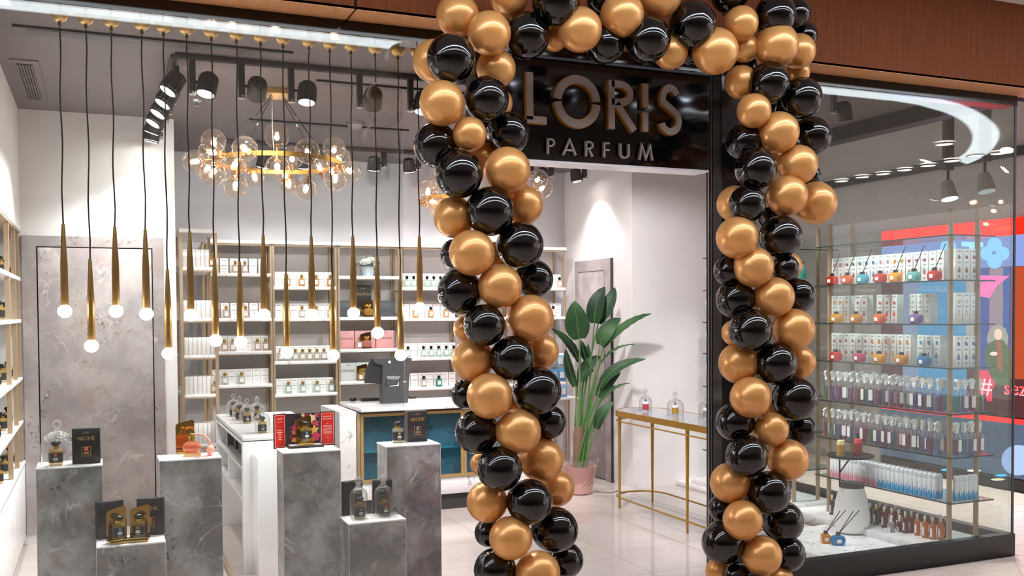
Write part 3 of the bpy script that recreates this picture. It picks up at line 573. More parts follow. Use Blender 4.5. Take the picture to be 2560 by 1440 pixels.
# spotlights on the return track, tilted towards the niche wall
lens_px = [(436, 205), (422, 238), (409, 264), (396, 288), (385, 311), (372, 330)]
for i, (x, y) in enumerate(lens_px):
    Y = 5.86 + i * .31; p = PY(x, y, Y); p.x = max(p.x, .36)
    t = thing('track_spotlight', f'{nth(i)} lit spotlight from the window on the track towards the door', 'spotlight', (.40, Y, ZC - .03), group='spotlights on the return track')
    driver(t, (.42, Y, ZC - .03), .03, .15); obj('joint', G().cyl((.02, 0, p.z - ZC + .05), (p.x - .4, 0, p.z - ZC + .03), .009).mesh('joint', MT['charcoal']), t)
    head_on(t, p, (-.62, Y - .25, 1.35) if i < 4 else (-.3 + .35 * (i - 4), YD, .95), True, SPOT_W * (.95 if i < 4 else .6), 80)
# spotlights on the rear track
for i, (x, y, tx, tz) in enumerate([(660, 400, 1.0, 1.4), (760, 402, 1.7, 1.4), (935, 408, 2.3, 1.4), (1022, 412, 2.95, 1.4), (1180, 425, 3.5, 1.4), (1305, 430, 4.0, 1.3), (1357, 435, 3.2, 1.4), (1440, 437, 4.4, 1.4)]):
    p = PY(x, y, 8.3); tgt = (tx, YB - .12, tz - .5) if i < 7 else (XR, 8.3, 1.5)
    t = thing('track_spotlight', f'{nth(i)} ribbed dark spotlight from the door side on the rear track', 'spotlight', (p.x + .07, 8.3, ZC - .03), group='spotlights on the rear track')
    driver(t, (p.x + .09, 8.3, ZC - .03), .04, .13); obj('joint', G().cyl((.02, 0, p.z - ZC + .03), (-.06, 0, p.z - ZC + .03), .009).mesh('joint', MT['charcoal']), t)
    head_on(t, (p.x, 8.3, p.z), tgt, True, SPOT_W * .27, 100)
# added unseen spotlights behind the sign and fascia, brightening wall, table, showcase, console, counter
for i, (p, tg, w) in enumerate([((3.3, 6.4, 2.93), (4.75, 7.69, 1.2), 1.1), ((3.6, 5.6, 2.93), (4.1, 6.4, 0), .8), ((4.55, 5.1, 2.93), (5.0, 5.2, .8), .85), ((4.5, 6.2, 2.93), (5.1, 6.6, 1.0), .8), ((4.3, 5.6, 2.93), (5.0, 5.1, 1.2), .4), ((2.9, 5.9, 2.93), (2.9, 6.6, 0), 1.0), ((2.75, 6.2, 2.93), (1.12, 6.7, .8), 2.2), ((2.95, 6.5, 2.93), (2.3, 7.8, .8), 1.4)]):
    t = thing('track_spotlight', f'{nth(i)} unseen dark ceiling spotlight added on the showcase side', 'spotlight', (p[0], p[1], ZC), group='unseen added spotlights on the showcase side')
    driver(t, (p[0] - .08, p[1], ZC), .034, .14); obj('joint', G().cyl((-.08, 0, -.1), (0, 0, p[2] - ZC), .009).mesh('joint', MT['charcoal']), t); head_on(t, p, tg, False, SPOT_W * w, 80)
# slot diffusers, grille, sprinkler, detector
def slot(lab, x0, x1, y0, y1):
    t = thing('slot_diffuser', lab, 'air vent', ((x0 + x1) / 2, (y0 + y1) / 2, ZC)); a, b = (x1 - x0) / 2, (y1 - y0) / 2
    obj('frame', G().box(-a, a, -b, b, -.006, 0).mesh('frame', MT['ceil']), t); obj('slot', G().box(-a + .06, a - .06, -b * .45, b * .75, -.008, -.005).mesh('slot', MT['charcoal']), t)
    obj('edge', G().box(-a, a, -b, -b + .012, -.012, -.002).mesh('edge', MT['dark']), t)
slot('long dark linear air slot in the ceiling behind the pendants', -.38, 1.0, 5.42, 5.58); slot('shorter linear air slot in the ceiling above the chandelier', 1.03, 2.25, 7.36, 7.5)
slot('third linear air slot in the ceiling behind the front spotlights', 1.25, 2.5, 6.0, 6.12)
a, b = PZ(29, 145, ZC), PZ(115, 252, ZC)
t = thing('ceiling_grille', 'rectangular grey air grille in the ceiling near the door wall', 'air vent', (-.375, 6.7, ZC))
obj('frame', G().box(-.075, .075, -.56, .55, -.008, 0).mesh('frame', MT['ceil']), t); obj('backing', G().box(-.045, .04, -.48, .5, -.01, -.007).mesh('back', MT['dark']), t)
for i in range(6): obj('slat', cached('vslat', lambda: G().box(-.0035, .0035, -.48, .5, -.016, -.009).mesh('slat', MT['ceil'])), t, (-.04 + i * .015, 0, 0))
for i in range(3): obj('cross_bar', cached('vbar', lambda: G().box(-.045, .04, -.008, .008, -.017, -.012).mesh('bar', MT['ceil'])), t, (0, -.2 + i * .24, 0))
p = PZ(492, 251, ZC); t = thing('sprinkler', 'small chrome fire sprinkler in the ceiling', 'sprinkler', p)
obj('rose', G().lathe([(.035, 0), (.03, -.008), (.01, -.012)], 20).mesh('rose', MT['chrome']), t); obj('nozzle', G().lathe([(.008, -.01), (.008, -.03), (.018, -.034), (.018, -.037)], 12).mesh('nozzle', MT['chrome']), t)
p = PZ(888, 306, ZC); t = thing('smoke_detector', 'round grey smoke detector in the ceiling', 'smoke detector', p)
obj('base', G().lathe([(.07, 0), (.07, -.02)], 24).mesh('base', MT['ceil']), t); obj('sensor', G().lathe([(.055, -.02), (.045, -.045), (.015, -.05), (.015, -.06)], 24).mesh('sensor', painted('grey plastic cover', '#8f8784')), t)

# ================================================================== pendants
YP = 5.0
PEND = [(148, 157, 560, 163, 778), (213, 226, 647, 228, 865), (276, 286, 566, 291, 778), (349, 362, 573, 367, 785), (406, 419, 673, 421, 884), (464, 473, 578, 478, 788), (525, 536, 645, 539, 851), (588, 600, 654, 600, 855),
        (647, 656, 586, 662, 787), (706, 716, 682, 716, 881), (768, 777, 590, 781, 787), (822, 831, 698, 833, 888), (876, 882, 590, 884, 783), (935, 942, 640, 945, 832), (992, 999, 700, 1003, 888), (1035, 1048, 590, 1050, 770)]
me_can = G().lathe([(.042, 0), (.042, -.034), (.039, -.055), (.03, -.073), (.012, -.083)], 24).mesh('canopy', MT['canopy'])
me_col = G().lathe([(.0075, -.08), (.0075, -.099), (.009, -.099), (.009, -.103), (.004, -.105)], 12).mesh('collar', MT['brass'])
me_bulb = G().sphere((0, 0, 0), .032, 20, 14, (1, 1, .95)).mesh('bulb', emis('pendant bulb', '#fff6ec', BULB))
for i, (xc, xt, yt2, xb, yb) in enumerate(PEND):
    a = PY(xt, yt2, YP); b = PY(xb, yb, YP); x = (a.x + b.x) / 2; zt2 = a.z; zb2 = b.z + .028
    xx = PY(xc, 40, YP).x
    t = thing('pendant_light', f'{nth(i)} slim brass pendant lamp from the niche shelves in the window', 'pendant lamp', (x, YP, ZC), group='slim brass pendants in the window')
    obj('canopy', me_can, t); obj('collar', me_col, t)
    pts = [(0, 0, -.1)] + [(.0035 * math.sin(j * 1.1 + i), 0, -.1 + (zt2 - ZC + .1) * j / 12) for j in range(1, 12)] + [(0, 0, zt2 - ZC)]
    obj('cord', G().tube(pts, .0036, 6).mesh('cord', MT['cord']), t)
    L = zt2 - zb2
    obj('tube', G().lathe([(.0155, zb2 - ZC), (.0175, zb2 - ZC + .004), (.0165, zb2 - ZC + L * .5), (.0075, zt2 - ZC - .004), (.006, zt2 - ZC)], 20).mesh('tube', MT['brass']), t)
    obj('bulb', me_bulb, t, (0, 0, b.z - ZC))

# ================================================================== bubble chandeliers
me_globe = G().sphere((0, 0, 0), 1, 28, 18).mesh('globe', MT['bubble']); me_gb = G().sphere((0, 0, 0), .017, 12, 8, (1, 1, 1.25)).mesh('bulb', emis('chandelier bulb', '#ffd9c4', GLOBE_BULB))
me_sock = G().lathe([(.011, 0), (.011, .035), (.022, .04), (.022, .046)], 14).mesh('socket', MT['brass'])
def chandelier(label, top, cz, rr, globes, back):
    t = thing('chandelier', label, 'chandelier', top)
    obj('canopy', G().lathe([(.1, 0), (.1, -.035), (.095, -.04)], 28).mesh('canopy', MT['canopy']), t)
    ring = [(rr * math.cos(2 * math.pi * i / 48), rr * math.sin(2 * math.pi * i / 48), cz) for i in range(48)]
    g = G(); q = [[(x * (1 + s_ / rr), y * (1 + s_ / rr), z + h) for s_, h in ((-.008, -.014), (.008, -.014), (.008, .014), (-.008, .014))] for x, y, z in ring]; q.append(q[0]); g.loft(q, False)
    obj('ring', g.mesh('ring', MT['tablegold']), t)
    for k in range(4):
        a = R(35 + 90 * k); e = Vector((rr * math.cos(a), rr * math.sin(a), cz + .01)); s0 = Vector((.05 * math.cos(a), .05 * math.sin(a), -.04))
        w = obj('suspension_cable', G().tube([s0, e], .0028, 6).mesh('cable', MT['cord']), t); obj('grip', G().cyl(s0.lerp(e, .35), s0.lerp(e, .39), .006).mesh('grip', MT['chrome']), w)
    obj('power_wire', G().tube([(-.03, 0, -.04), (-.032, 0, cz * .5), (-.03, -.05, cz * .92), (-rr * .3, -rr * .9, cz)], .0022, 6).mesh('wire', painted('clear wire', '#cfc8c4')), t)
    for gx, gy, gz, gr in globes:
        gl = obj('globe', me_globe, t, (gx, gy, gz)); gl.scale = (gr, gr, gr)
        # socket reaches from the ring into the globe
        a = math.atan2(gy, gx); base = Vector((rr * math.cos(a), rr * math.sin(a), cz)); c = Vector((gx, gy, gz)); d = (c - base)
        if d.length < .02: d = Vector((0, 0, 1))
        d.normalize(); st = c - d * gr * .98
        so = obj('socket', cached(('soc',), lambda: me_sock), t, st - d * .02, rot=d.to_track_quat('Z', 'Y').to_euler())
        if (st - base).length > .05: obj('arm', G().cyl(base, st, .006).mesh('arm', MT['tablegold']), t)
        bu = obj('bulb', me_gb, t, c - d * gr * .15, rot=d.to_track_quat('Z', 'Y').to_euler())
    return t
ctop = PZ(692, 226, ZC); YCH = ctop.y
gl_px = [(534, 353, 31, -.08), (530, 381, 33, -.28), (486, 404, 29, -.05), (517, 424, 28, .05), (532, 432, 32, -.22), (589, 466, 29, -.3), (612, 372, 32, -.4), (592, 409, 28, .32), (586, 414, 27, -.34), (637, 443, 25, .36),
         (692, 339, 32, .40), (693, 420, 31, -.42), (730, 393, 29, .36), (712, 436, 24, .38), (768, 378, 31, -.36), (764, 474, 27, -.30), (798, 416, 28, .22), (836, 372, 30, .2), (846, 397, 31, -.12), (838, 448, 29, -.2), (876, 428, 28, 0.0), (830, 425, 26, .1), (722, 462, 22, .36)]
czw = PY(690, 408, YCH).z - ZC
gs = []
for x, y, r_, dy in gl_px:
    p = PY(x, y, YCH + dy); gs.append((p.x - ctop.x, dy, p.z - ZC, r_ * dist(p) / F_PX))
chandelier('ring chandelier with clear glass bubbles hanging behind the pendants', (ctop.x, YCH, ZC), czw, .4, gs, 0)
c2 = Vector((2.55, 6.75, ZC)); g2 = []
for x, y, dy in ((1070, 478, -.1), (1085, 505, .1), (1100, 452, .2), (1098, 520, -.25), (1356, 470, .0), (1345, 448, .2), (1330, 490, -.2), (1180, 430, .3), (1250, 450, -.35), (1200, 500, -.35), (1290, 440, .3), (1270, 510, .25)):
    p = PY(x, y, c2.y + dy); g2.append((p.x - c2.x, dy, p.z - ZC, .078))
chandelier('second bubble chandelier mostly hidden behind the balloon column', c2, -.62, .4, g2, 0)
# ================================================================== product builders
def niche_bottle(label, p, acc='orange', s=1.0, rz=0.0, group=None, liquid='#d8b25a', detail=True):
    t = thing('perfume_bottle', label, 'perfume bottle', p, rz, group)
    gm = cached(('nbg', liquid), lambda: glassy('perfume glass ' + liquid, '#efe6cf', 1.5, .35, liquid))
    b = obj('glass_body', cached(('nb', liquid), lambda: G().lathe([(.0275, 0), (.029, .003), (.029, .068), (.026, .073), (.012, .075)], 24).mesh('body', gm)), t)
    obj('label', cached(('nl',), lambda: G().lathe([(.0296, .014), (.0296, .056)], 24, cap=False).mesh('label', MT['label'])), t)
    obj('collar', cached(('nc',), lambda: G().lathe([(.013, .074), (.013, .081), (.015, .082), (.015, .087)], 16).mesh('collar', MT['brightgold'])), t)
    obj('cap', cached(('ncap',), lambda: G().sphere((0, 0, .099), .021, 18, 10, (1, 1, .62)).mesh('cap', MT['cap'])), t)
    if detail:
        obj('print', cached(('np', acc), lambda: G().mat(0).box(-.005, .005, -.0309, -.0298, .043, .055).mat(1).box(-.009, .009, -.0309, -.0298, .033, .037).box(-.011, .011, -.0309, -.0298, .026, .030).box(-.007, .007, -.0309, -.0298, .018, .0195).mesh('print', MT[acc], MT['inkwhite'], smooth=0)), t)
    for c in t.children: c.scale = (1, 1, 1)
    t.scale = (s, s, s); return t
def cloche(label, p, r, h, knob='ring', group=None):
    t = thing('glass_cloche', label, 'cloche', p, 0, group)
    prof = [(r, 0), (r * 1.01, .004), (r, .01), (r, h - r * .95)] + [(max(r * math.cos(R(a)), .008), h - r * .95 + r * .95 * math.sin(R(a))) for a in (12, 24, 36, 48, 60, 70, 78, 84, 89)]
    obj('dome', G().lathe(prof, 28, cap=False).mesh('dome', MT['dome']), t)
    kr = r * .24 if knob == 'ring' else r * .3
    if knob == 'ring':
        g = G().lathe([(.008, h - .002), (.013, h + .004), (.006, h + .01), (.008, h + .014)], 14)
        g.tube([(kr * math.cos(2 * math.pi * i / 20), 0, h + .014 + kr + kr * math.sin(2 * math.pi * i / 20)) for i in range(20)], .005, 8, True)
    else: g = G().lathe([(.012, h - .002), (.018, h + .004), (.01, h + .01), (.016, h + .02), (.021, h + .03), (.02, h + .04), (.012, h + .052), (.003, h + .058)], 18)
    obj('knob', g.mesh('knob', glassy('knob glass', '#eef0f0', 1.6, .12, '#ffffff')), t); return t
def card_box(label, p, w, d, h, mat, rz=0.0, group=None, title=None, acc=None, name='gift_box', tmat='inkgold'):
    t = thing(name, label, 'box', p, rz, group)
    obj('carton', G().bbox(-w / 2, w / 2, -d / 2, d / 2, 0, h, .002).mesh('carton', mat), t)
    if title:
        for s_, hh, zz in title: obj('lettering', text_mesh(s_, hh, MT[tmat], .0008), t, (0, -d / 2 - .0005, zz))
    if acc:
        q = w * .17; z0 = h * .22
        obj('emblem', G().mat(0).box(-q, q, -d / 2 - .001, -d / 2, z0, z0 + h * .27).mat(1).box(-q + .002, q - .002, -d / 2 - .0014, -d / 2 - .0005, z0 + .002, z0 + h * .27 - .002).mat(2).box(-q * .4, q * .4, -d / 2 - .0018, -d / 2, z0 + h * .15, z0 + h * .27 - .002).mat(0).box(-q * .6, q * .6, -d / 2 - .0018, -d / 2, z0 + h * .06, z0 + h * .08).box(-q * .6, q * .6, -d / 2 - .0018, -d / 2, z0 + h * .1, z0 + h * .12).mesh('emblem', MT['inkgold'], MT['label'], MT[acc], smooth=0), t)
    return t

# ================================================================== pedestals in the window
PEDS = [(-.294, -.002, 5.07, 5.285, .886, 'tall grey stone pedestal carrying the wide glass cloche'), (-.036, .268, 4.85, 5.055, .535, 'low grey stone pedestal carrying two gold bottle stands'),
        (.254, .554, 5.08, 5.285, .886, 'tall grey stone pedestal carrying the pink atomizer'), (.857, 1.163, 5.09, 5.29, .886, 'tall grey stone pedestal carrying the red folding display'),
        (1.146, 1.452, 4.86, 5.07, .535, 'low grey stone pedestal carrying two narrow cloches'), (1.413, 1.722, 5.09, 5.30, .886, 'tall grey stone pedestal carrying one bottle and its black box')]
for x0, x1, y0, y1, z, lab in PEDS:
    t = thing('pedestal', lab, 'pedestal', ((x0 + x1) / 2, (y0 + y1) / 2, 0), group='stone display pedestals'); a, b = (x1 - x0) / 2, (y1 - y0) / 2
    obj('body', G().box(-a + .003, a - .003, -b + .003, b - .003, 0, z - .008).mesh('body', MT['stone']), t)
    obj('top_plate', G().bbox(-a, a, -b, b, z - .008, z, .002).mesh('top', MT['marblefine']), t)
    for sx_ in (-1, 1): obj('edge_trim', G().box(sx_ * a - .003 * (sx_ > 0), sx_ * a + .003 * (sx_ < 0), -b, -b + .004, 0, z - .008).mesh('trim', MT['wrap']), t)
zt8, zl = .886, .535
def on(x, y, z): return PZ(x, y, z)
p = on(144, 1162, zt8); cloche('wide glass cloche with ring handle on the first tall pedestal', p, .073, .165, 'ring'); niche_bottle('perfume bottle with orange mark under the wide cloche', on(140, 1163, zt8), 'orange', 1.08)
p = on(217, 1158, zt8); card_box('flat black carton standing beside the wide glass cloche', p, .125, .045, .172, MT['blackcard'], R(-3), None, [('NICHE', .018, .115), ('LORIS', .008, .148)], 'orange')
def stand(label, p, rz, slope=1, s=1.0, mat='standgold'):
    t = thing('bottle_stand', label, 'display stand', p, rz, 'gold mirror bottle stands')
    h0, h1 = (.145, .168); w = .092
    poly = [(-w / 2, 0), (w / 2, 0), (w / 2, h1 - .01), (w / 2 - .01, h1), (-w / 2 + .008, h0 + .004), (-w / 2, h0 - .006)] if slope > 0 else [(-w / 2, 0), (w / 2, 0), (w / 2, h0 - .006), (w / 2 - .008, h0 + .004), (-w / 2 + .01, h1), (-w / 2, h1 - .01)]
    obj('mirror_plate', G().prism(poly, .026, .03).mesh('plate', MT[mat], smooth=0), t)
    obj('foot', G().bbox(-w / 2, w / 2, -.035, .03, 0, .02, .002).mesh('foot', MT['standgold']), t); t.scale = (s, s, s); return t
MT['standgold'] = plain('gold mirror', '#b98f4a', .08, .95)
p = on(296, 1357, zl); stand('gold mirror stand with blue marked bottle on the low pedestal', p, R(14), 1); niche_bottle('blue marked perfume bottle on the low gold stand', p + Vector((.002, -.006, .02)), 'bluep', 1.0, R(10))
p = on(348, 1352, zl); stand('gold mirror stand with orange marked bottle on the low pedestal', p, R(-12), 1); niche_bottle('orange marked perfume bottle on the low gold stand', p + Vector((-.002, -.006, .02)), 'orange', 1.0, R(-8))
p = on(275, 1346, zl); card_box('black carton behind the blue marked bottle on low pedestal', p + Vector((.0, .02, 0)), .122, .04, .178, MT['blackcard'], R(16))
p = on(378, 1337, zl); card_box('black carton behind the orange marked bottle on low pedestal', p + Vector((0, .015, 0)), .122, .04, .178, MT['blackcard'], R(-16), None, [('NICHE', .018, .122)], 'orange')
# pink atomizer with its mirror plate
p = on(480, 1140, zt8)
t = thing('perfume_atomizer', 'round peach perfume atomizer with pink hose, squeeze bulb and tassel', 'perfume bottle', p)
peach = glassy('peach glass', '#f3c7a4', 1.5, .45, '#e88f6c'); pinkm = plain('pink rubber', '#eda291', .5)
obj('foot', G().rlathe([(1, 0), (1, .018)], .042, .028, .2).mesh('foot', plain('pale gold foot', '#dcb481', .3, .5)), t)
obj('flask', G().sphere((0, 0, .046), .046, 24, 14, (1, .62, .72)).mesh('flask', peach), t)
obj('neck', G().lathe([(.013, .076), (.013, .086), (.017, .087), (.017, .1), (.009, .102), (.009, .11), (.012, .112), (.006, .118)], 14).mesh('neck', MT['brightgold']), t)
obj('hose', G().tube([(.012, 0, .106), (.03, -.005, .112), (.055, -.01, .108), (.075, -.015, .09), (.085, -.02, .066), (.088, -.022, .05)], .006, 8).mesh('hose', pinkm), t)
obj('squeeze_bulb', G().sphere((.088, -.022, .028), .021, 16, 12, (1, 1, 1.25)).mesh('bulb', pinkm), t)
tas = obj('tassel', G().tube([(.085, -.035, .006), (.06, -.055, .004), (.05, -.062, .003)], .004, 6).mesh('cord', plain('rose thread', '#e57f86', .8)), t)
g = G()
for i in range(9): a = -.5 + i * .125; g.tube([(.05, -.062, .004), (.05 - .03 * math.cos(a), -.066 - .02 * math.sin(a) - .008, .002), (.05 - .045 * math.cos(a), -.078 - .03 * math.sin(a), -.012 * (i % 2) + .002)], .0015, 4)
obj('fringe', g.mesh('fringe', plain('rose thread end', '#e57f86', .8)), tas)
p2 = on(466, 1134, zt8); stand('olive gold mirror plate standing behind the peach atomizer', p2 + Vector((0, .02, 0)), R(4), 1, 1.02)
# red folding display
p = on(762, 1117, zt8); t = thing('folding_display', 'red and black folding perfume display standing open on pedestal', 'display', p)
def fbox(name, poly_pts, mat, par): return obj(name, G().prism(poly_pts, 0, .006).mesh(name, mat, smooth=0), par)
obj('base', G().bbox(-.095, .095, -.05, .05, 0, .012, .002).mesh('base', MT['blackcard']), t)
obj('base_plate', G().box(-.085, .085, -.042, .04, .012, .014).mesh('plate', MT['stonelight']), t)
bk = obj('back_panel', G().box(-.093, .093, .045, .052, 0, .178).mesh('panel', plain('aubergine print', '#2a1a26', .5)), t)
cols = ['#d8325c', '#e0704a', '#e8a13a', '#b81f34', '#efc9a0', '#c9415c', '#eab04e']
pc = [plain('petal ' + c, c, .6) for c in cols]
for i, (bx, bz, br) in enumerate([(-.045, .1, .016), (-.05, .075, .012), (-.03, .13, .013), (.02, .16, .014), (.05, .15, .02), (.068, .12, .018), (.062, .085, .02), (.07, .05, .022), (.05, .03, .016), (-.04, .035, .015), (-.065, .05, .008), (0, .168, .009), (.075, .165, .012), (-.055, .012 + .02, .008)]):
    pts = [(bx + br * (1 + .3 * math.sin(5 * a + i)) * math.cos(a), bz + br * (1 + .3 * math.sin(5 * a + i)) * math.sin(a)) for a in [2 * math.pi * j / 20 for j in range(20)]]
    obj('printed_flower', G().prism(pts, .0435 - i * .0001, .0452).mesh('flower', pc[i % 7], smooth=0), bk)
for sgn, nm in ((-1, 'left'), (1, 'right')):
    w = .08; wg = obj('side_panel', G().box(0 if sgn > 0 else -w, w if sgn > 0 else 0, 0, .005, -.004, .182).mesh('wing', MT['blackcard']), t, (sgn * .094, .045, 0), R(-6) if sgn > 0 else R(30))
    x0, x1 = (.004, w - .004) if sgn > 0 else (-w + .004, -.004)
    obj('red_sheet', G().box(x0, x1, -.0008, .0, 0, .178).mesh('sheet', MT['red']), wg)
    fr = [(x0 + .003, .004), (x1 - .003, .004), (x1 - .003, .174), (x0 + .003, .174)]
    obj('frame_line', G().strip(fr, .0015, -.0014, -.0007, True).mesh('line', MT['inkwhite'], smooth=0), wg)
    xc = (x0 + x1) / 2
    if sgn > 0:
        for s_, zz in (('BERGAMOT', .152), ('PATCHOULI', .139)): obj('lettering', text_mesh(s_, .0068, MT['inkwhite'], .0006), wg, (xc, -.001, zz))
        g = G()
        for i in range(8): L = .024 if i < 7 else .016; g.box(xc - L, xc + L, -.0012, -.0007, .105 - i * .0068, .1062 - i * .0068)
        g.box(xc - .006, xc + .006, -.0012, -.0007, .116, .1172).box(xc - .006, xc + .006, -.0012, -.0007, .04, .0412)
    else:
        obj('lettering', text_mesh('NICHE', .0068, MT['inkwhite'], .0006), wg, (xc, -.001, .152)); g = G()
        for i, L in enumerate((.016, .017, .009, .009, .009)): g.box(xc - L, xc + L, -.0012, -.0007, .092 - i * .0125, .0955 - i * .0125)
        g.box(xc - .004, xc + .004, -.0012, -.0007, .112, .113).box(xc - .018, xc + .018, -.0012, -.0007, .138, .1395)
    obj('printed_lines', g.mesh('lines', MT['inkwhite'], smooth=0), wg)
stand('gold mirror stand inside the red folding display', p + Vector((0, -.005, .014)), R(6), 1, .92); niche_bottle('blue marked perfume bottle inside the red folding display', p + Vector((.002, -.014, .033)), 'bluep', .98, R(4), None, '#cfae3f')
# pair of narrow cloches on the second low pedestal
for i, (x, y, acc, bx, lab) in enumerate([(897, 1296, 'ink', 885, 'first'), (959, 1289, 'orange', 957, 'second')]):
    p = on(x, y, zl); cloche(f'narrow glass cloche with egg finial, {lab} on the low pedestal', p, .046, .165, 'egg'); niche_bottle(('dark labelled' if i == 0 else 'orange marked') + ' perfume bottle under a narrow cloche', p + Vector((.004, -.004, 0)), acc, 1.04, 0, None, '#b98a35')
card_box('black carton turned aside behind the first narrow cloche', on(889, 1284, zl) + Vector((-.015, .015, 0)), .115, .04, .175, MT['blackcard'], R(24)); card_box('black carton behind the second narrow cloche', on(957, 1282, zl) + Vector((0, .01, 0)), .105, .04, .175, MT['blackcard'], R(-8))
niche_bottle('perfume bottle with yellow mark on the last tall pedestal', on(995, 1106, zt8), 'inkgold', 1.08, 0, None, '#e4dccb')
card_box('black carton with gold lettering on the last tall pedestal', on(1041, 1103, zt8) + Vector((0, .01, 0)), .118, .06, .172, plain('dark grey card', '#2a2827', .5), R(4), None, [('NICHE', .02, .115), ('LORIS', .008, .15)], 'ink')

# ================================================================== white console with cloches
CX0, CX1, CY0, CY1, CZ = .795, 1.36, 6.157, 7.67, .85
t = thing('display_console', 'white lacquered display console with open side shelves and glass top', 'console', ((CX0 + CX1) / 2, (CY0 + CY1) / 2, 0)); o = t.location
def cb(name, x0, x1, y0, y1, z0, z1, mat='lacquer', b=.003): return obj(name, G().bbox(x0 - o.x, x1 - o.x, y0 - o.y, y1 - o.y, z0, z1, b).mesh(name, MT[mat]), t)
cb('top', CX0, CX1, CY0, CY1, CZ - .025, CZ); cb('shadow_gap', CX0 + .004, CX1, CY0 + .01, CY1 - .01, CZ - .031, CZ - .025, 'charcoal', .001)
cb('front_panel', CX0, CX1, CY0, CY0 + .07, 0, CZ - .031); cb('back_panel', CX0, CX1, CY1 - .04, CY1, 0, CZ - .031)
zb_ = PX(592, 1235, CX0).z; zm_ = PX(592, 1165, CX0).z
cb('bottom_board', CX0, CX1, CY0 + .07, CY1 - .04, zb_, zb_ + .022); cb('shelf', CX0 + .005, CX1 - .02, CY0 + .07, CY1 - .04, zm_, zm_ + .02); cb('rear_board', CX0 + .3, CX0 + .32, CY0 + .07, CY1 - .04, zb_, CZ - .031)
cb('upper_rail', CX0, CX0 + .02, CY0 + .07, CY1 - .04, CZ - .055, CZ - .031); cb('divider', CX0 + .004, CX0 + .3, 6.95, 6.97, zb_, zm_)
tag(obj('display_step', G().bbox(.85, 1.34, 5.93, CY0 - .002, 0, .745, .003).mesh('step', MT['lacquer'])), 'white lacquered step standing against the front of the console', 'plinth')
tag(obj('floor_rail', G().bbox(.70, .728, 6.0, 7.5, 0, .025, .003).mesh('rail', MT['gold'])), 'narrow bronze rail lying along the floor beside the console', 'rail')
for i, (x, y) in enumerate([(584, 1042), (599, 1050), (618, 1058), (643, 1052), (656, 1082)]):
    p = on(x, y, CZ); cloche(f'{nth(i)} glass cloche from the back on the white console', p, .05, .13, 'ring', 'cloches on the console'); niche_bottle(f'black labelled bottle under the {nth(i)} cloche from the back on console', p, 'ink', .95, 0, 'bottles under the console cloches')
for i in range(4):
    y = 6.36 + i * .27
    card_box(f'{nth(i)} black carton from the front on the console side shelf', (CX0 + .12, y, zm_ + .02), .13, .09, .12, MT['blackcard'], R(90), 'cartons in the console')
t = thing('perfume_coffret', 'clear wrapped gift set on the console side shelf', 'box', (CX0 + .1, 7.42, zm_ + .02)); obj('carton', G().bbox(-.05, .05, -.06, .06, 0, .1, .004).mesh('c', MT['slatecard']), t); obj('ribbon', G().box(-.052, .052, -.012, .012, 0, .102).mesh('r', MT['wrap']), t)

# ================================================================== cash counter
t = thing('cash_counter', 'white marble cash counter with gold framed blue glass cupboards', 'counter', (2.4, 7.85, 0)); o = t.location
KX0, KX1, KY = 1.705, 3.05, 7.5
def kb(name, x0, x1, y0, y1, z0, z1, mat, par=None, b=.003): return obj(name, G().bbox(x0 - o.x, x1 - o.x, y0 - o.y, y1 - o.y, z0, z1, b).mesh(name, MT[mat]), par or t)
zk = PY(1000, 1240, KY).z; zg0 = PY(1000, 1201, KY).z; zg1 = PY(1000, 1031, KY).z
kb('kick', KX0 + .02, KX1, KY + .03, 8.2, 0, .13, 'charcoal'); kb('end_block', KX0, 1.84, KY, 8.2, .13, .838, 'marble'); kb('front_apron', 1.84, KX1, KY, KY + .06, .13, zg0, 'marble'); kb('carcass', 1.84, KX1, KY + .1, 8.2, .13, .82, 'marble')
kb('worktop', 1.865, KX1, KY - .05, 8.2, .835, .862, 'marble'); kb('under_strip', 1.87, KX1, KY - .02, KY + .03, .82, .835, 'blackmat')
kb('gold_post', 1.842, 1.868, KY - .01, KY + .1, zg0 - .015, .82, 'gold')
kb('inner_shelf', 1.87, KX1, KY + .03, KY + .1, .5, .51, 'marble')
for i in range(3):
    x0 = 1.87 + i * .432; x1 = x0 + .43
    d = obj('cupboard_door', G().strip([(x0 + .012 - o.x, zg0 + .012), (x1 - .012 - o.x, zg0 + .012), (x1 - .012 - o.x, zg1 - .012), (x0 + .012 - o.x, zg1 - .012)], .024, KY - .012 - o.y, KY + .012 - o.y, True).mesh('frame', plain('gold frame', '#c2a06a', .35, .5), smooth=0), t)
    obj('pane', G().box(x0 + .02 - o.x, x1 - .02 - o.x, KY - .002 - o.y, KY + .003 - o.y, zg0 + .02, zg1 - .02).mesh('pane', MT['teal']), d)
for i, (x, z) in enumerate([(2.05, .512), (2.5, .512), (2.9, .512)]):
    pass
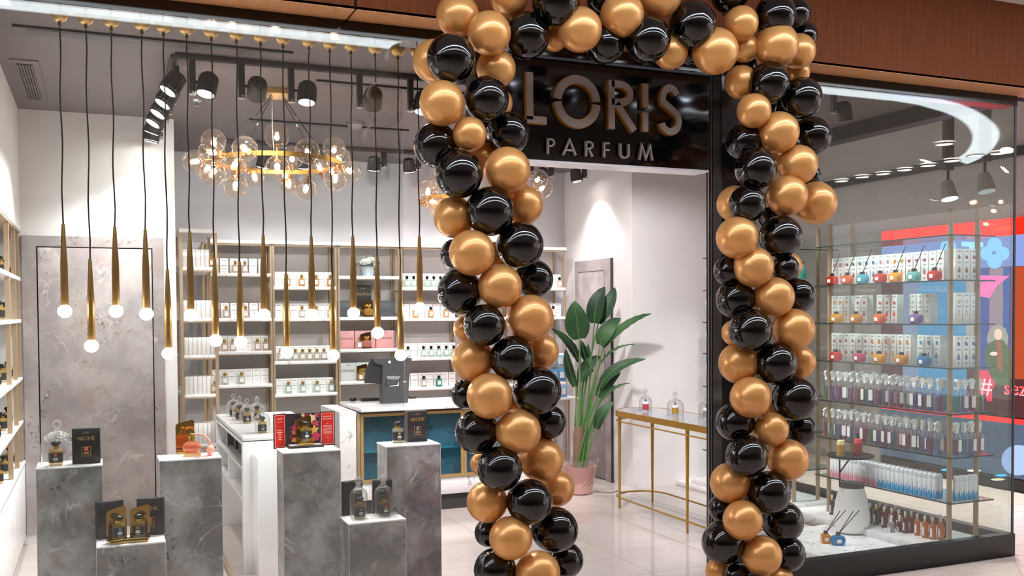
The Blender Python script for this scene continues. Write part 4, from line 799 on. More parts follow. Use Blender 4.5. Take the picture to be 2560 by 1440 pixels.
# till on the counter, seen from behind
p = on(985, 1007, .862)
t = thing('till_terminal', 'dark grey till terminal with swivelled screen on the counter', 'till', p); k = dist(p) / F_PX
def tp(x, y): return ((x - 985) * k, (1007 - y) * k)
body = [tp(952, 1008), tp(1018, 1006), tp(1022, 950), tp(1024, 930), tp(1030, 896), tp(1012, 893), tp(928, 895), tp(930, 905), tp(952, 912), tp(950, 960)]
obj('tower', G().loft([[(x * .96, -.05, z) for x, z in body], [(x, -.035, z) for x, z in body], [(x, .045, z) for x, z in body]]).mesh('tower', MT['greyplastic'], smooth=20), t)
scrn = [tp(909, 955), tp(912, 925), tp(921, 905), tp(928, 895), tp(952, 912), tp(950, 958)]
obj('screen_back', G().loft([[(x, -.03, z) for x, z in scrn], [(x, -.01 + .0, z) for x, z in scrn], [(x + .01, .03, z) for x, z in scrn]]).mesh('screen', MT['plastic'], smooth=20), t)
obj('cowl', G().loft([[(*tp(a, b)[:1], -.05, tp(a, b)[1]) for a, b in ((958, 965), (990, 963), (998, 940), (962, 938))], [(*tp(a, b)[:1], -.064, tp(a, b)[1]) for a, b in ((960, 960), (988, 958), (992, 948), (964, 946))]]).mesh('cowl', MT['greyplastic'], smooth=20), t)
obj('lens', G().cyl((*tp(970, 904)[:1], -.056, tp(970, 904)[1]), (*tp(970, 904)[:1], -.05, tp(970, 904)[1]), .012, None, 14).mesh('lens', MT['inkwhite']), t)
a, b = tp(968, 964), tp(993, 953); obj('sticker', G().box(a[0], b[0], -.053, -.0505, a[1], b[1]).mesh('sticker', MT['whitep']), t)
q = tp(1009, 956); obj('lettering', text_mesh('IBM', .013, MT['inkwhite'], .002), t, (q[0], -.0515, q[1]))
p = on(883, 1003, .862); tag(obj('computer_mouse', G().sphere((0, 0, .008), .032, 16, 10, (1, .65, .6)).mesh('mouse', MT['cap']), None, p + Vector((0, 0, .008))), 'black computer mouse on the marble counter', 'mouse')
p = on(925, 1002, .862); t = thing('keyboard', 'black keyboard beside the till', 'keyboard', p + Vector((.02, .02, 0))); obj('case', G().bbox(-.1, .1, -.05, .05, 0, .018, .004).mesh('case', MT['plastic']), t)
for r_ in range(3):
    for c_ in range(9): obj('key', cached('key', lambda: G().bbox(-.008, .008, -.01, .01, 0, .006, .001).mesh('key', MT['cap'])), t, (-.085 + c_ * .021, -.03 + r_ * .028, .018))
p = on(1028, 996, .862); tag(obj('card_reader', G().bbox(-.02, .04, -.03, .04, 0, .02, .004).mesh('reader', MT['plastic']), None, p), 'small black card reader at the foot of the till', 'card reader')
# ================================================================== niche shelving on the door side
t = thing('niche_shelving', 'bronze framed shelving with marble shelves in the side niche', 'shelf', (-.64, 6.4, 0)); o = t.location
zs = [PX(53, 700, -.51).z, PX(57, 803, -.51).z, PX(58, 945, -.51).z, PX(61, 1050, -.51).z]; zcab = PX(64, 1153, -.505).z
for z in zs: obj('shelf', G().bbox(-.775 - o.x, -.508 - o.x, 4.7 - o.y, YD - .005 - o.y, z - .012, z + .014, .002).mesh('shelf', MT['marblefine']), t)
ys = [PX(48, 800, -.52).y - .03, PX(36, 700, -.52).y, PX(22, 800, -.52).y]
for y in ys + [5.6]:
    for x in (-.525, -.755): obj('post', cached('npost', lambda: G().box(-.013, .013, -.018, .018, zcab + .02, 2.2).mesh('post', MT['gold'])), t, (x - o.x, y - o.y, 0))
obj('top_board', G().box(-.78 - o.x, -.508 - o.x, 4.7 - o.y, YD - .005 - o.y, 2.185, 2.199).mesh('top', MT['gold']), t)
obj('rear_panel', G().box(-.779 - o.x, -.772 - o.x, 4.7 - o.y, YD - .005 - o.y, zcab + .021, 2.185).mesh('rear', MT['stonelight']), t)
t = thing('base_cabinet', 'white handleless base cabinet under the niche shelving', 'cabinet', (-.64, 6.4, 0))
obj('top', G().bbox(-.135, .14, -1.7, 1.195, zcab - .01, zcab + .018, .002).mesh('top', MT['marblefine']), t); obj('carcass', G().box(-.135, .118, -1.7, 1.195, .06, zcab - .012).mesh('carcass', MT['lacquer']), t); obj('kick', G().box(-.135, .1, -1.7, 1.195, 0, .06).mesh('kick', MT['charcoal']), t)
for i, (y0, y1) in enumerate(((6.68, 7.59), (5.76, 6.67), (4.84, 5.75))): obj('door', G().bbox(.12, .136, y0 - 6.4, y1 - 6.4, .062, zcab - .018, .002).mesh('door', MT['lacquer']), t)
lv = zs + [zcab]; names = ['top', 'second', 'third', 'fourth', 'lowest']
for li, z in enumerate(lv):
    zz = z + (.015 if li < 4 else .019)
    for k in range(3 if li != 0 else 2):
        y = 7.42 - k * .42 - (.1 if li % 2 else 0)
        niche_bottle(f'{nth(k)} black labelled bottle from the door wall on the {names[li]} niche shelf', (-.585, y, zz), 'ink', 1.05, R(90), 'perfumes in the niche', detail=False)
        card_box(f'{nth(k)} black carton from the door wall on the {names[li]} niche shelf', (-.68, y - .07, zz), .11, .045, .17, MT['blackcard'] if (k + li) % 2 else MT['slatecard'], R(70), 'cartons in the niche')

# ================================================================== shelving along the back wall
YS0, YS1, ZTOP = 8.79, YB - .005, 2.262
BAY = [(.86, 1.404, [1.972, 1.579, 1.287, .994]), (1.418, 1.985, [1.859, 1.575, 1.189, .897]), (2.004, 2.582, [1.958, 1.581, 1.286, .989]), (2.598, 3.18, [1.857, 1.566, 1.194, .909]), (3.194, 3.75, [1.86, 1.57, 1.2, .91]), (3.764, 4.311, [1.86, 1.57, 1.2, .91])]
BN = ['first', 'second', 'third', 'fourth', 'fifth', 'sixth']
for bi, (x0, x1, lev) in enumerate(BAY):
    t = thing('shelving_bay', f'{BN[bi]} bronze framed shelving bay from the corner rack on the back wall', 'shelf', ((x0 + x1) / 2, (YS0 + YS1) / 2, 0), group='back wall shelving'); a = (x1 - x0) / 2; b = (YS1 - YS0) / 2
    for sx_ in (-1, 1):
        for sy_ in (-1, 1): obj('post', cached('bpost', lambda: G().box(-.009, .009, -.011, .011, 0, ZTOP - .03).mesh('post', MT['gold'])), t, (sx_ * (a - .004), sy_ * (b - .011), 0))
    obj('top_board', G().bbox(-a - .006, a + .006, -b - .01, b, ZTOP - .03, ZTOP, .002).mesh('top', MT['marblefine']), t); obj('top_rail', G().box(-a, a, -b, -b + .02, ZTOP - .046, ZTOP - .03).mesh('rail', MT['gold']), t)
    obj('rear_panel', G().box(-a, a, b - .003, b + .003, .1, ZTOP - .03).mesh('rear', MT['panelgrey']), t)
    for z in lev: obj('shelf', G().bbox(-a + .004, a - .004, -b - .005, b - .004, z - .03, z, .002).mesh('shelf', MT['marblefine']), t); obj('shelf_rail', G().box(-a, a, -b + .01, -b + .02, z - .038, z - .03).mesh('rail', MT['gold']), t)
    obj('base', G().box(-a, a, -b, b, 0, .1).mesh('base', MT['lacquer']), t)
def white_box(label, p, edge, w=.07, h=.132, d=.045, group='white perfume boxes on the back shelves', rz=0.0):
    t = thing('perfume_box', label, 'box', p, rz, group)
    obj('carton', cached(('wb', w, h, d), lambda: G().bbox(-w / 2, w / 2, -d / 2, d / 2, 0, h, .0015).mesh('carton', MT['whitep'])), t)
    obj('print', cached(('wbp', w, h, edge), lambda: G().mat(0).box(-w * .3, w * .3, -d / 2 - .0006, -d / 2, h * .86, h * .89).box(-w * .36, w * .36, -d / 2 - .0006, -d / 2, h * .5, h * .535).box(-w * .25, w * .25, -d / 2 - .0006, -d / 2, h * .3, h * .32).box(-w * .28, w * .28, -d / 2 - .0006, -d / 2, h * .12, h * .13).mat(1).box(-w * .5, -w * .46, -d / 2 - .0006, -d / 2, .002, h - .002).box(w * .46, w * .5, -d / 2 - .0006, -d / 2, .002, h - .002).mesh('print', MT['ink'], MT[edge], smooth=0)), t); return t
TINT = {'rose': '#f9eee9', 'mint': '#eaf5ef', 'clear': '#f3f1ec', 'amber': '#f2d9b0', 'aqua': '#7fd3c8'}
def spray_perfume(label, p, tint='clear', cap='brightgold', s=1.0, group='clear perfume bottles on the back shelves'):
    t = thing('perfume_bottle', label, 'perfume bottle', p, 0, group); gm = cached(('spg', tint), lambda: glassy('flacon ' + tint, TINT[tint], 1.5, .25, TINT[tint]))
    obj('flacon', cached(('sp', tint), lambda: G().rlathe([(1, 0), (1, .068), (.9, .074), (.35, .077)], .028, .016, .4, 5).mesh('flacon', gm)), t)
    obj('label', cached('spl', lambda: G().box(-.016, .016, -.0166, -.0161, .02, .058).mesh('label', MT['whitep'])), t)
    obj('print', cached('spp', lambda: G().box(-.01, .01, -.0171, -.0166, .048, .05).box(-.008, .008, -.0171, -.0166, .04, .0415).box(-.01, .01, -.0171, -.0166, .028, .029).mesh('print', MT['ink'], smooth=0)), t)
    obj('cap', cached(('spc', cap), lambda: G().lathe([(.011, .076), (.011, .082), (.014, .083), (.014, .104), (.012, .106)], 12).mesh('cap', MT[cap])), t); t.scale = (s, s, s); return t
LV = ['top', 'second', 'third', 'lowest']
PAT = {0: [('rose', 6, [0, 2, 3, 5]), ('rose', 6, [0, 1, 3]), ('rose', 7, [0, 1, 2, 5, 6]), ('clear', 7, [1, 3])], 1: [('amber', 8, [1, 3, 5, 7]), ('clear', 8, [1, 3, 5, 7]), ('clear', 8, [0, 1, 2, 3, 4, 5, 6, 7]), ('mint', 8, [1, 3, 5, 7])],
       3: [('mint', 8, [0, 1, 2, 3, 4, 5]), ('amber', 7, [1, 3, 5]), ('mint', 7, [0, 2, 3, 4, 5, 6]), ('aqua', 7, [2, 4])], 5: [('rose', 7, [4, 6]), ('clear', 7, [4, 5]), ('clear', 7, []), ('clear', 7, [])]}
for bi, rows in PAT.items():
    x0, x1, lev = BAY[bi]
    for li, (tint, n, bots) in enumerate(rows):
        st = (x1 - x0 - .05) / n
        if bi == 5 and li > 1: continue
        for k in range(n):
            if bi == 5 and k < 4: continue
            if bi == 3 and k > 6: continue
            x = x0 + .025 + st * (k + .5)
            white_box(f'{nth(k)} white perfume box from the corner rack, {LV[li]} shelf, {BN[bi]} bay', (x, YS0 + .09, lev[li]), ['inkpink', 'inkwhite'][(k + li + bi) % 2] if tint in ('rose', 'amber') else 'inkwhite', round(min(.07, st - .002), 4))
        for j, k in enumerate(bots):
            x = x0 + .025 + st * (k + .5) + .008
            tt = tint if not (tint == 'aqua' and j == 0) else 'clear'
            spray_perfume(f'{nth(j)} clear bottle from the corner rack, {LV[li]} shelf, {BN[bi]} bay', (x, YS0 + .038, lev[li]), tt, 'brightgold' if bi < 3 else 'cap', 1.0)
# gift sets in the third bay
def xat(px): return PY(px, 800, YS0 + .06).x
def gift(label, px0, px1, h, z, mat, y=.13, d=.04, txt=None, tm='ink'):
    a, b = xat(px0), xat(px1); return card_box(label, ((a + b) / 2, YS0 + y, z), b - a, d, h, mat, 0, None, txt, None, 'gift_box', tm)
z1, z2, z3, z4 = BAY[2][2]
gift('slate gift box at the first bay side of the black carton', 848, 887, .15, z2, MT['slatecard']); gift('tall black gift carton with script on the third bay', 892, 935, .295, z2, plain('brown black card', '#241d1c', .5), .17, .04, [('Charlotte', .03, .2), ('LORIS', .012, .26)], 'inkgold'); gift('slate gift box at the fourth bay side of the black carton', 950, 989, .15, z2, MT['slatecard'])
PK = [('first', 850, 889), ('second', 891, 942), ('third', 944, 991)]
for n_, a, b in PK: gift(f'{n_} pink gift box in the row on the third bay', a, b, .165, z3, MT['pinkcard'], .14, .04, [('Charlotte', .022, .085), ('LORIS', .009, .14)], 'inkdark')
gift('pale silver gift box with script below the pink boxes', 850, 893, .165, z4, MT['silvercard'], .12, .04, [('Charlotte', .022, .085), ('LORIS', .009, .14)], 'inkdark'); gift('second pale gift box half hidden by the till', 896, 940, .165, z4, MT['silvercard'], .16)
def round_flacon(label, px, z, tint, cap=True):
    p = (xat(px), YS0 + .05, z); t = thing('perfume_bottle', label, 'perfume bottle', p, 0, 'round perfume flacons'); gm = cached(('rf', tint), lambda: glassy('round flacon ' + tint, tint, 1.5, .4, tint))
    obj('flacon', cached(('rfm', tint), lambda: G().sphere((0, 0, .046), .05, 20, 12, (1, .55, .7)).mesh('f', gm)), t); obj('foot', cached('rff', lambda: G().rlathe([(1, 0), (1, .014)], .045, .025, .2).mesh('foot', MT['glass'])), t)
    obj('cap', cached('rfc', lambda: G().lathe([(.012, .08), (.012, .09), (.02, .092), (.022, .1), (.008, .11)], 14).sphere((-.014, 0, .108), .008, 8, 6).sphere((.014, 0, .108), .008, 8, 6).mesh('cap', MT['brightgold'])), t)
    q = thing('mirror_plate', label.replace('perfume flacon', 'mirror plate behind the flacon'), 'display stand', (p[0] + .0, p[1] + .045, z), 0, 'gold mirror plates'); obj('plate', cached('mpl', lambda: G().prism([(-.05, 0), (.05, 0), (.05, .15), (.042, .155), (-.042, .135), (-.05, .128)], 0, .004).mesh('plate', MT['standgold'], smooth=0)), q); obj('foot', cached('mpf', lambda: G().box(-.05, .05, -.012, .004, 0, .006).mesh('foot', MT['standgold'])), q)
round_flacon('gold round perfume flacon before the black carton', 922, z2, '#e6c36a'); round_flacon('pink round perfume flacon before the pink boxes', 916, z3, '#efb0a0'); round_flacon('pale round perfume flacon before the silver boxes', 906, z4, '#efe2a8')
niche_bottle('small black labelled bottle beside the gold round flacon', (xat(899), YS0 + .05, z2), 'ink', .9, 0, None, '#e0c070', False); spray_perfume('pink tinted bottle beside the pink round flacon', (xat(897), YS0 + .05, z3), 'rose', 'brightgold', .95); spray_perfume('gold capped bottle beside the pale silver box', (xat(899), YS0 + .04, z4), 'amber', 'brightgold', .95)
# flower pot on the top shelf
p = PY(920, 690, YS0 + .1); t = thing('flower_pot', 'silver grey pot of white artificial flowers on the third bay', 'flower pot', (p.x, p.y, z1))
obj('pot', G().lathe([(.042, 0), (.05, .005), (.062, .09), (.06, .09), (.05, .07)], 24).mesh('pot', veined('silver pot', '#b9c3c9', '#8f9aa2', '#dfe5e8', 20, .05, .35, 25)), t)
pet = plain('white petal', '#f4f2ee', .7); fg = plain('dark green sprig', '#5b6b52', .6); rs = random.Random(3)
def flower():
    g = G()
    for rr_, n_, tl, ln in ((0, 7, 15, .036), (0, 7, 45, .03), (0, 5, 70, .022)):
        for i in range(n_):
            a = 2 * math.pi * i / n_ + tl; d = Vector((math.cos(a) * math.cos(R(tl)), math.sin(a) * math.cos(R(tl)), math.sin(R(tl)))); s_ = Vector((-math.sin(a), math.cos(a), 0)); u = d.cross(s_)
            b = [Vector((0, 0, 0)), d * ln * .55 + s_ * ln * .3 - u * .002, d * ln + u * .004, d * ln * .55 - s_ * ln * .3 - u * .002]
            g.add(b, [(0, 1, 2, 3)])
    return g.mesh('bloom', pet, smooth=0)
fm = flower()
def sprig():
    g = G()
    for i in range(7):
        x = (i - 3) * .011; g.add([(0, x * .2, i * .009), (.014 * (1 if i % 2 else -1), x * .3, i * .009 + .006), (.02 * (1 if i % 2 else -1), x * .3, i * .009 + .014), (.006 * (1 if i % 2 else -1), 0, i * .009 + .01)], [(0, 1, 2, 3)])
    g.tube([(0, 0, -.02), (0, 0, .07)], .0015, 5); return g.mesh('sprig', fg, smooth=0)
sm = sprig()
for i in range(30):
    a = rs.uniform(0, 6.28); el = rs.uniform(.15, 1.5); d = Vector((math.cos(a) * math.cos(el), math.sin(a) * math.cos(el), math.sin(el))); c = Vector((0, 0, .1)) + Vector((d.x * .085, d.y * .07, d.z * .075)) * rs.uniform(.75, 1.05)
    obj('bloom', fm, t, c, rot=d.to_track_quat('Z', 'Y').to_euler())
for i in range(16):
    a = 2 * math.pi * i / 16; d = Vector((math.cos(a), math.sin(a), rs.uniform(-.3, .8))).normalized(); obj('sprig', sm, t, Vector((0, 0, .09)) + d * .05, rot=d.to_track_quat('Z', 'Y').to_euler())

# ================================================================== corner rack beside the door wall
t = thing('corner_rack', 'bronze framed corner rack with grey wrapped boxes beside the door wall', 'shelf', (.69, 8.25, 0)); o = t.location
RX0, RX1, RY0, RY1 = .555, .832, 7.75, 8.76
rz_ = [PY(490, 671, RY0).z, PY(490, 799, RY0).z, PY(490, 892, RY0).z, PY(490, 990, RY0).z, PY(490, 1116, RY0).z]
for x in (RX0 + .012, RX1 - .012):
    for y in (RY0 + .012, 8.25, RY1 - .012): obj('post', cached('rpost', lambda: G().box(-.012, .012, -.012, .012, 0, ZTOP - .03).mesh('post', MT['gold'])), t, (x - o.x, y - o.y, 0))
obj('top_board', G().bbox(RX0 - o.x, RX1 - o.x, RY0 - o.y, RY1 - o.y, ZTOP - .03, ZTOP, .002).mesh('top', MT['marblefine']), t)
for z in rz_: obj('shelf', G().bbox(RX0 + .004 - o.x, RX1 - .004 - o.x, RY0 + .004 - o.y, RY1 - .004 - o.y, z - .012, z + .012, .002).mesh('shelf', MT['marblefine']), t); obj('shelf_rail', G().box(RX0 + .02 - o.x, RX1 - .02 - o.x, RY0 + .002 - o.y, RY0 + .016 - o.y, z - .022, z - .012).mesh('rail', MT['gold']), t)
RN = ['top', 'second', 'third', 'fourth', 'lowest']
for li, z in enumerate(rz_):
    for k in range(7):
        if li == 0 and k == 6: continue
        x = RX0 + .042 + k * .0325
        b = thing('perfume_box', f'{nth(k)} grey wrapped box from the door wall, {RN[li]} shelf of the corner rack', 'box', (x, RY0 + .1, z + .012), group='wrapped boxes in the corner rack')
        hh = .135 if li != 4 else .16
        obj('carton', cached(('gw', hh), lambda: G().bbox(-.0155, .0155, -.07, .07, 0, hh, .002).mesh('carton', MT['wrap'])), b); obj('film_seam', cached(('gs', hh), lambda: G().box(-.0012, .0012, -.0712, -.07, .004, hh - .004).mesh('seam', MT['inkwhite'])), b)
    if li in (0, 3): spray_perfume(f'gold capped bottle at the end of the {RN[li]} corner rack shelf', (RX1 - .035, RY0 + .04, z + .012), 'amber', 'brightgold', .9)

# ================================================================== gold console table with cloches
TX, TY, TZ = 4.11, 6.32, .8
t = thing('console_table', 'oval gold console table with grey glass top by the white wall', 'table', (TX, TY, 0)); hw, hl = .23, .85
def stadium(w, l, n=14): return [(w * math.cos(R(a)), (l - w) + w * math.sin(R(a))) for a in [180 * i / n for i in range(n + 1)]] + [(w * math.cos(R(a)), -(l - w) + w * math.sin(R(a))) for a in [180 + 180 * i / n for i in range(n + 1)]]
oval = stadium(hw, hl)
obj('glass_top', G().prism(stadium(hw - .008, hl - .008), TZ - .008, TZ, 'z').mesh('top', plain('grey back painted glass', '#8f9298', .06), smooth=0), t)
q = [[(x * s_, y * (1 - (1 - s_) * .27), z) for s_, z in ((1, TZ - .045), (1, TZ + .002), (.965, TZ + .002), (.965, TZ - .045))] for x, y in oval]; q.append(q[0])
obj('apron', G().loft(q, False).mesh('apron', MT['tablegold']), t)
obj('upper_ring', G().tube([(x * .97, y * .99, TZ - .085) for x, y in oval], .006, 8, True).mesh('ring', MT['tablegold']), t); obj('lower_ring', G().tube([(x * .97, y * .99, .09) for x, y in oval], .007, 8, True).mesh('ring', MT['tablegold']), t)
for x, y in ((-.21, .65), (-.21, -.35), (.18, .78), (.2, -.35)): obj('leg', cached('tleg', lambda: G().cyl((0, 0, 0), (0, 0, TZ - .04), .009, .015, 12).mesh('leg', MT['tablegold'])), t, (x, y, 0))
for i, (px, py, r_, h, c, lab) in enumerate([(1614, 1028, .05, .13, '#c9434a', 'red'), (1688, 1038, .066, .13, '#c99a3a', 'yellow'), (1766, 1046, .06, .14, '#9aa0a0', 'grey')]):
    p = on(px, py, TZ); cloche(f'glass cloche over the {lab} labelled lotion on the gold table', p, r_, h, 'egg')
    l = thing('lotion_bottle', f'white lotion bottle with {lab} label under a cloche on the gold table', 'lotion bottle', p)
    obj('bottle', cached('tlb', lambda: G().lathe([(.024, 0), (.026, .004), (.026, .07), (.022, .078), (.01, .08)], 18).mesh('b', MT['whitep'])), l); obj('label', G().lathe([(.0266, .012), (.0266, .06)], 18, cap=False).mesh('l', plain('label ' + lab, c, .5)), l)
    obj('pump', cached('tlp', lambda: G().lathe([(.009, .08), (.009, .09), (.004, .091), (.004, .1), (.008, .101), (.008, .106)], 10).box(-.02, .004, -.004, .004, .1, .106).mesh('p', MT['chrome'])), l)

# ================================================================== potted plant
pp = on(1462, 1238, 0)
t = thing('potted_plant', 'tall broad leaved plant in a film wrapped pink pot', 'plant', (pp.x, pp.y + .1, 0)); o = t.location
obj('pot', G().lathe([(.095, 0), (.11, .01), (.14, .19), (.148, .25), (.138, .25), (.13, .2)], 28).mesh('pot', plain('blush ceramic', '#c99d94', .5)), t)
rs = random.Random(5); g = G(); rings = []
for j in range(16):
    z = .004 + j * .021; rr_ = (.1 + .053 * min(1, z / .25)) * 1.02 + (.012 if j > 12 else 0); rings.append([(rr_ * (1 + rs.uniform(-.02, .035)) * math.cos(2 * math.pi * i / 40), rr_ * (1 + rs.uniform(-.02, .035)) * math.sin(2 * math.pi * i / 40), min(z, .31) + rs.uniform(-.004, .004)) for i in range(40)])
obj('film_wrap', g.loft(rings, False).mesh('film', glassy('cling film', '#efe6e4', 1.5, .12, '#f2e8e6', .12), smooth=0), t)
obj('soil', G().lathe([(.13, .2), (.13, .215)], 20).mesh('soil', plain('dark soil', '#3a2c24', .9)), t)
def lpt(x, y, dy): return PY(x, y, o.y + dy) - o
FOOT = lambda i: Vector((.05 * math.sin(i * 2.4), .05 * math.cos(i * 2.4), .21))
# base px, tip px, control px, half width (m), depth at base and tip, turn (0 = flat to the window)
LEAF = [((1449, 847), (1436, 752), (1440, 800), .105, -.2, -.22, .0), ((1486, 808), (1512, 716), (1485, 755), .08, -.05, -.05, .25), ((1496, 808), (1536, 718), (1530, 750), .062, .0, .02, .2), ((1500, 862), (1552, 795), (1515, 815), .068, -.1, -.1, .15), ((1508, 868), (1630, 783), (1560, 800), .042, -.1, -.25, .45),
        ((1502, 905), (1588, 860), (1535, 862), .026, -.12, -.3, .75), ((1500, 968), (1616, 897), (1530, 905), .05, -.2, -.35, .35), ((1494, 992), (1552, 931), (1520, 945), .055, -.16, -.2, .2), ((1498, 1008), (1576, 957), (1530, 962), .03, -.2, -.3, .7), ((1491, 1072), (1536, 1003), (1500, 1025), .05, -.2, -.25, .25),
        ((1448, 905), (1378, 822), (1430, 845), .045, .1, .1, .4), ((1452, 955), (1503, 890), (1462, 905), .06, .0, .0, .2), ((1438, 966), (1414, 872), (1418, 915), .045, .05, .1, .25), ((1466, 902), (1452, 850), (1456, 870), .04, .1, .1, .3), ((1478, 930), (1470, 860), (1468, 890), .04, .2, .2, .35)]
for i, (b, e, c, hw_, d0, d1, turn) in enumerate(LEAF):
    B, E_, C_ = lpt(*b, d0), lpt(*e, d1), lpt(*c, (d0 + d1) / 2 - .04)
    n = 14; mid = []; 
    for j in range(n + 1):
        u = j / n; mid.append(B * (1 - u) ** 2 + C_ * 2 * u * (1 - u) + E_ * u * u)
    g = G(); vs = []
    view = (EYE - (o + B)).normalized()
    for j in range(n + 1):
        u = j / n; tn = (mid[min(j + 1, n)] - mid[max(j - 1, 0)]).normalized(); s_ = tn.cross(view).normalized(); nn = s_.cross(tn).normalized()
        s2 = (s_ * math.cos(turn * 1.5) + nn * math.sin(turn * 1.5)); n2 = s2.cross(tn)
        w = hw_ * (math.sin(math.pi * min(1, u * .93 + .07) ** .8)) ** .75 * (1 if u < .98 else .2) + .001
        rip = .006 * (j % 2)
        vs += [mid[j] - s2 * w + n2 * (w * .22 - rip), mid[j] - s2 * w * .5 + n2 * (w * .12 - rip * .5), mid[j], mid[j] + s2 * w * .5 + n2 * (w * .12 - rip * .5), mid[j] + s2 * w + n2 * (w * .22 - rip)]
    fs = [(j * 5 + k, j * 5 + k + 1, (j + 1) * 5 + k + 1, (j + 1) * 5 + k) for j in range(n) for k in range(4)]
    lf = obj('leaf', g.add(vs, fs).mesh('leaf', MT['leaf'], smooth=70), t)
    obj('midrib', G().tube([m_ + Vector((0, -.002, 0)) for m_ in mid[:-1]], [.005 * (1 - .8 * j / n) for j in range(n)], 6).mesh('rib', MT['stalk']), lf)
    F0 = FOOT(i); K = F0.lerp(B, .55) + Vector(((F0.x - B.x) * .18, 0, .04)); st = [F0 * (1 - u) ** 2 + K * 2 * u * (1 - u) + B * u * u for u in [j / 10 for j in range(11)]]
    obj('stalk', G().tube(st, [.013 - .0008 * j for j in range(11)], 8).mesh('stalk', MT['stalk'] if i % 3 else plain('pale stalk', '#6d8a5a', .5)), t)
obj('stalk_foot', G().lathe([(.06, .2), (.055, .35), (.06, .5), (.045, .6)], 14, sy=.8).mesh('foot', MT['root']), t)

# cable lying by the pot, and the blister pack stand beside the plant
tag(obj('power_cable', G().tube([(pp.x + .16, pp.y + .1, .006), (pp.x + .26, pp.y - .02, .006), (pp.x + .34, pp.y + .04, .006), (pp.x + .38, pp.y - .06, .006), (pp.x + .3, pp.y - .09, .006)], .005, 6).mesh('cable', plain('pale cable', '#8f8784', .5))), 'thin grey cable lying on the tiles beside the plant pot', 'cable')
q = PY(1408, 992, 8.25)
t = thing('product_stand', 'white stand with blue blister packs between the balloons and the plant', 'display stand', (q.x, 8.25, 0))
obj('tabletop', G().bbox(-.2, .12, -.12, .12, q.z - .02, q.z, .003).mesh('top', MT['lacquer']), t)
for x in (-.19, .11):
    for y in (-.11, .11): obj('leg', cached('psleg', lambda: G().box(-.008, .008, -.008, .008, 0, q.z - .02).mesh('leg', MT['gold'])), t, (x, y, 0))
for k in range(3): obj('tier', G().box(-.15, .06, -.02 + k * .03, .05 + k * .03, q.z, q.z + .02 + k * .13).mesh('tier', MT['glass']), t)
for k in range(3):
    for j in range(2):
        bx = thing('blister_pack', f'{["lower", "middle", "upper"][k]} {["first", "second"][j]} blue blister pack on the white stand', 'package', (q.x - .1 + j * .085, 8.25 - .03 + k * .03, q.z + .02 + k * .13 if k else q.z), group='blue blister packs'); mm = plain('pack blue %d%d' % (k, j), ['#6f9cc4', '#3f86b8', '#8aa9bd'][k], .3)
        obj('card', G().bbox(-.036, .036, -.008, -.002, .002, .115, .001).mesh('card', mm), bx); obj('blister', G().rlathe([(1, .03), (.9, .05), (.9, .085)], .022, .01, .5, 4, (0, -.012, 0)).mesh('blister', MT['wrap']), bx)
# ================================================================== glass showcase shelving
SZ = [2.09, 1.80, 1.516, 1.235, .938, .657, .365]; UX0, UX1 = 5.0, 5.385
def unit(label, y0, y1, poles):
    t = thing('glass_shelving', label, 'shelf', ((UX0 + UX1) / 2, (y0 + y1) / 2, .092)); o = t.location
    for z in SZ: obj('glass_shelf', G().box(UX0 - o.x, UX1 - o.x, y0 - o.y, y1 - o.y, z - .008 - .092, z - .092).mesh('shelf', MT['shelfglass'], smooth=0), t); 
    for z in SZ: obj('shelf_edge', G().box(UX0 - .001 - o.x, UX0 + .0015 - o.x, y0 - o.y, y1 - o.y, z - .0085 - .092, z + .0005 - .092).box(UX0 - o.x, UX1 - o.x, y0 - .001 - o.y, y0 + .0015 - o.y, z - .0085 - .092, z + .0005 - .092).mesh('edge', plain('dark glass edge', '#16282a', .15)), t)
    for x, y in poles: obj('pole', cached('vpole', lambda: G().cyl((0, 0, 0), (0, 0, 2.26 - .092), .0165, None, 16).mesh('pole', MT['gold'])), t, (x - o.x, y - o.y, 0))
    return t
pxl = 5.05; pa = PY(2375, 900, 4.67); pxl = pa.x; pb = PY(2442, 900, 4.67); yf = PX(2073, 900, pxl).y; yf2 = PX(2131, 900, pb.x).y
UX0 = min(UX0, pxl - .03)
unit('glass shelving on bronze poles nearest the window corner', 4.62, 5.9, [(pxl, 4.67), (pb.x, 4.67), (pxl, yf), (pb.x, yf2)])
unit('glass shelving on bronze poles behind the first showcase unit', 6.08, 7.4, [(pxl, 6.2), (pb.x, 6.2), (pxl, 7.3), (pb.x, 7.3)])
RZ = R(-90)
FR = dict(rose='#d98a94', maroon='#8e3040', blue='#4d7ca8', pink='#e6a0b0', orange='#e39a2e', plum='#b65a72', coral='#de5a3c', apricot='#d9a55a', cherry='#b8405a', strawberry='#d4463a', cream='#d9cdbd', lilac='#bfa3d0', spice='#a5604c', mango='#e8852a', azure='#2f8fc4')
SN = ['', 'second', 'third', 'fourth']
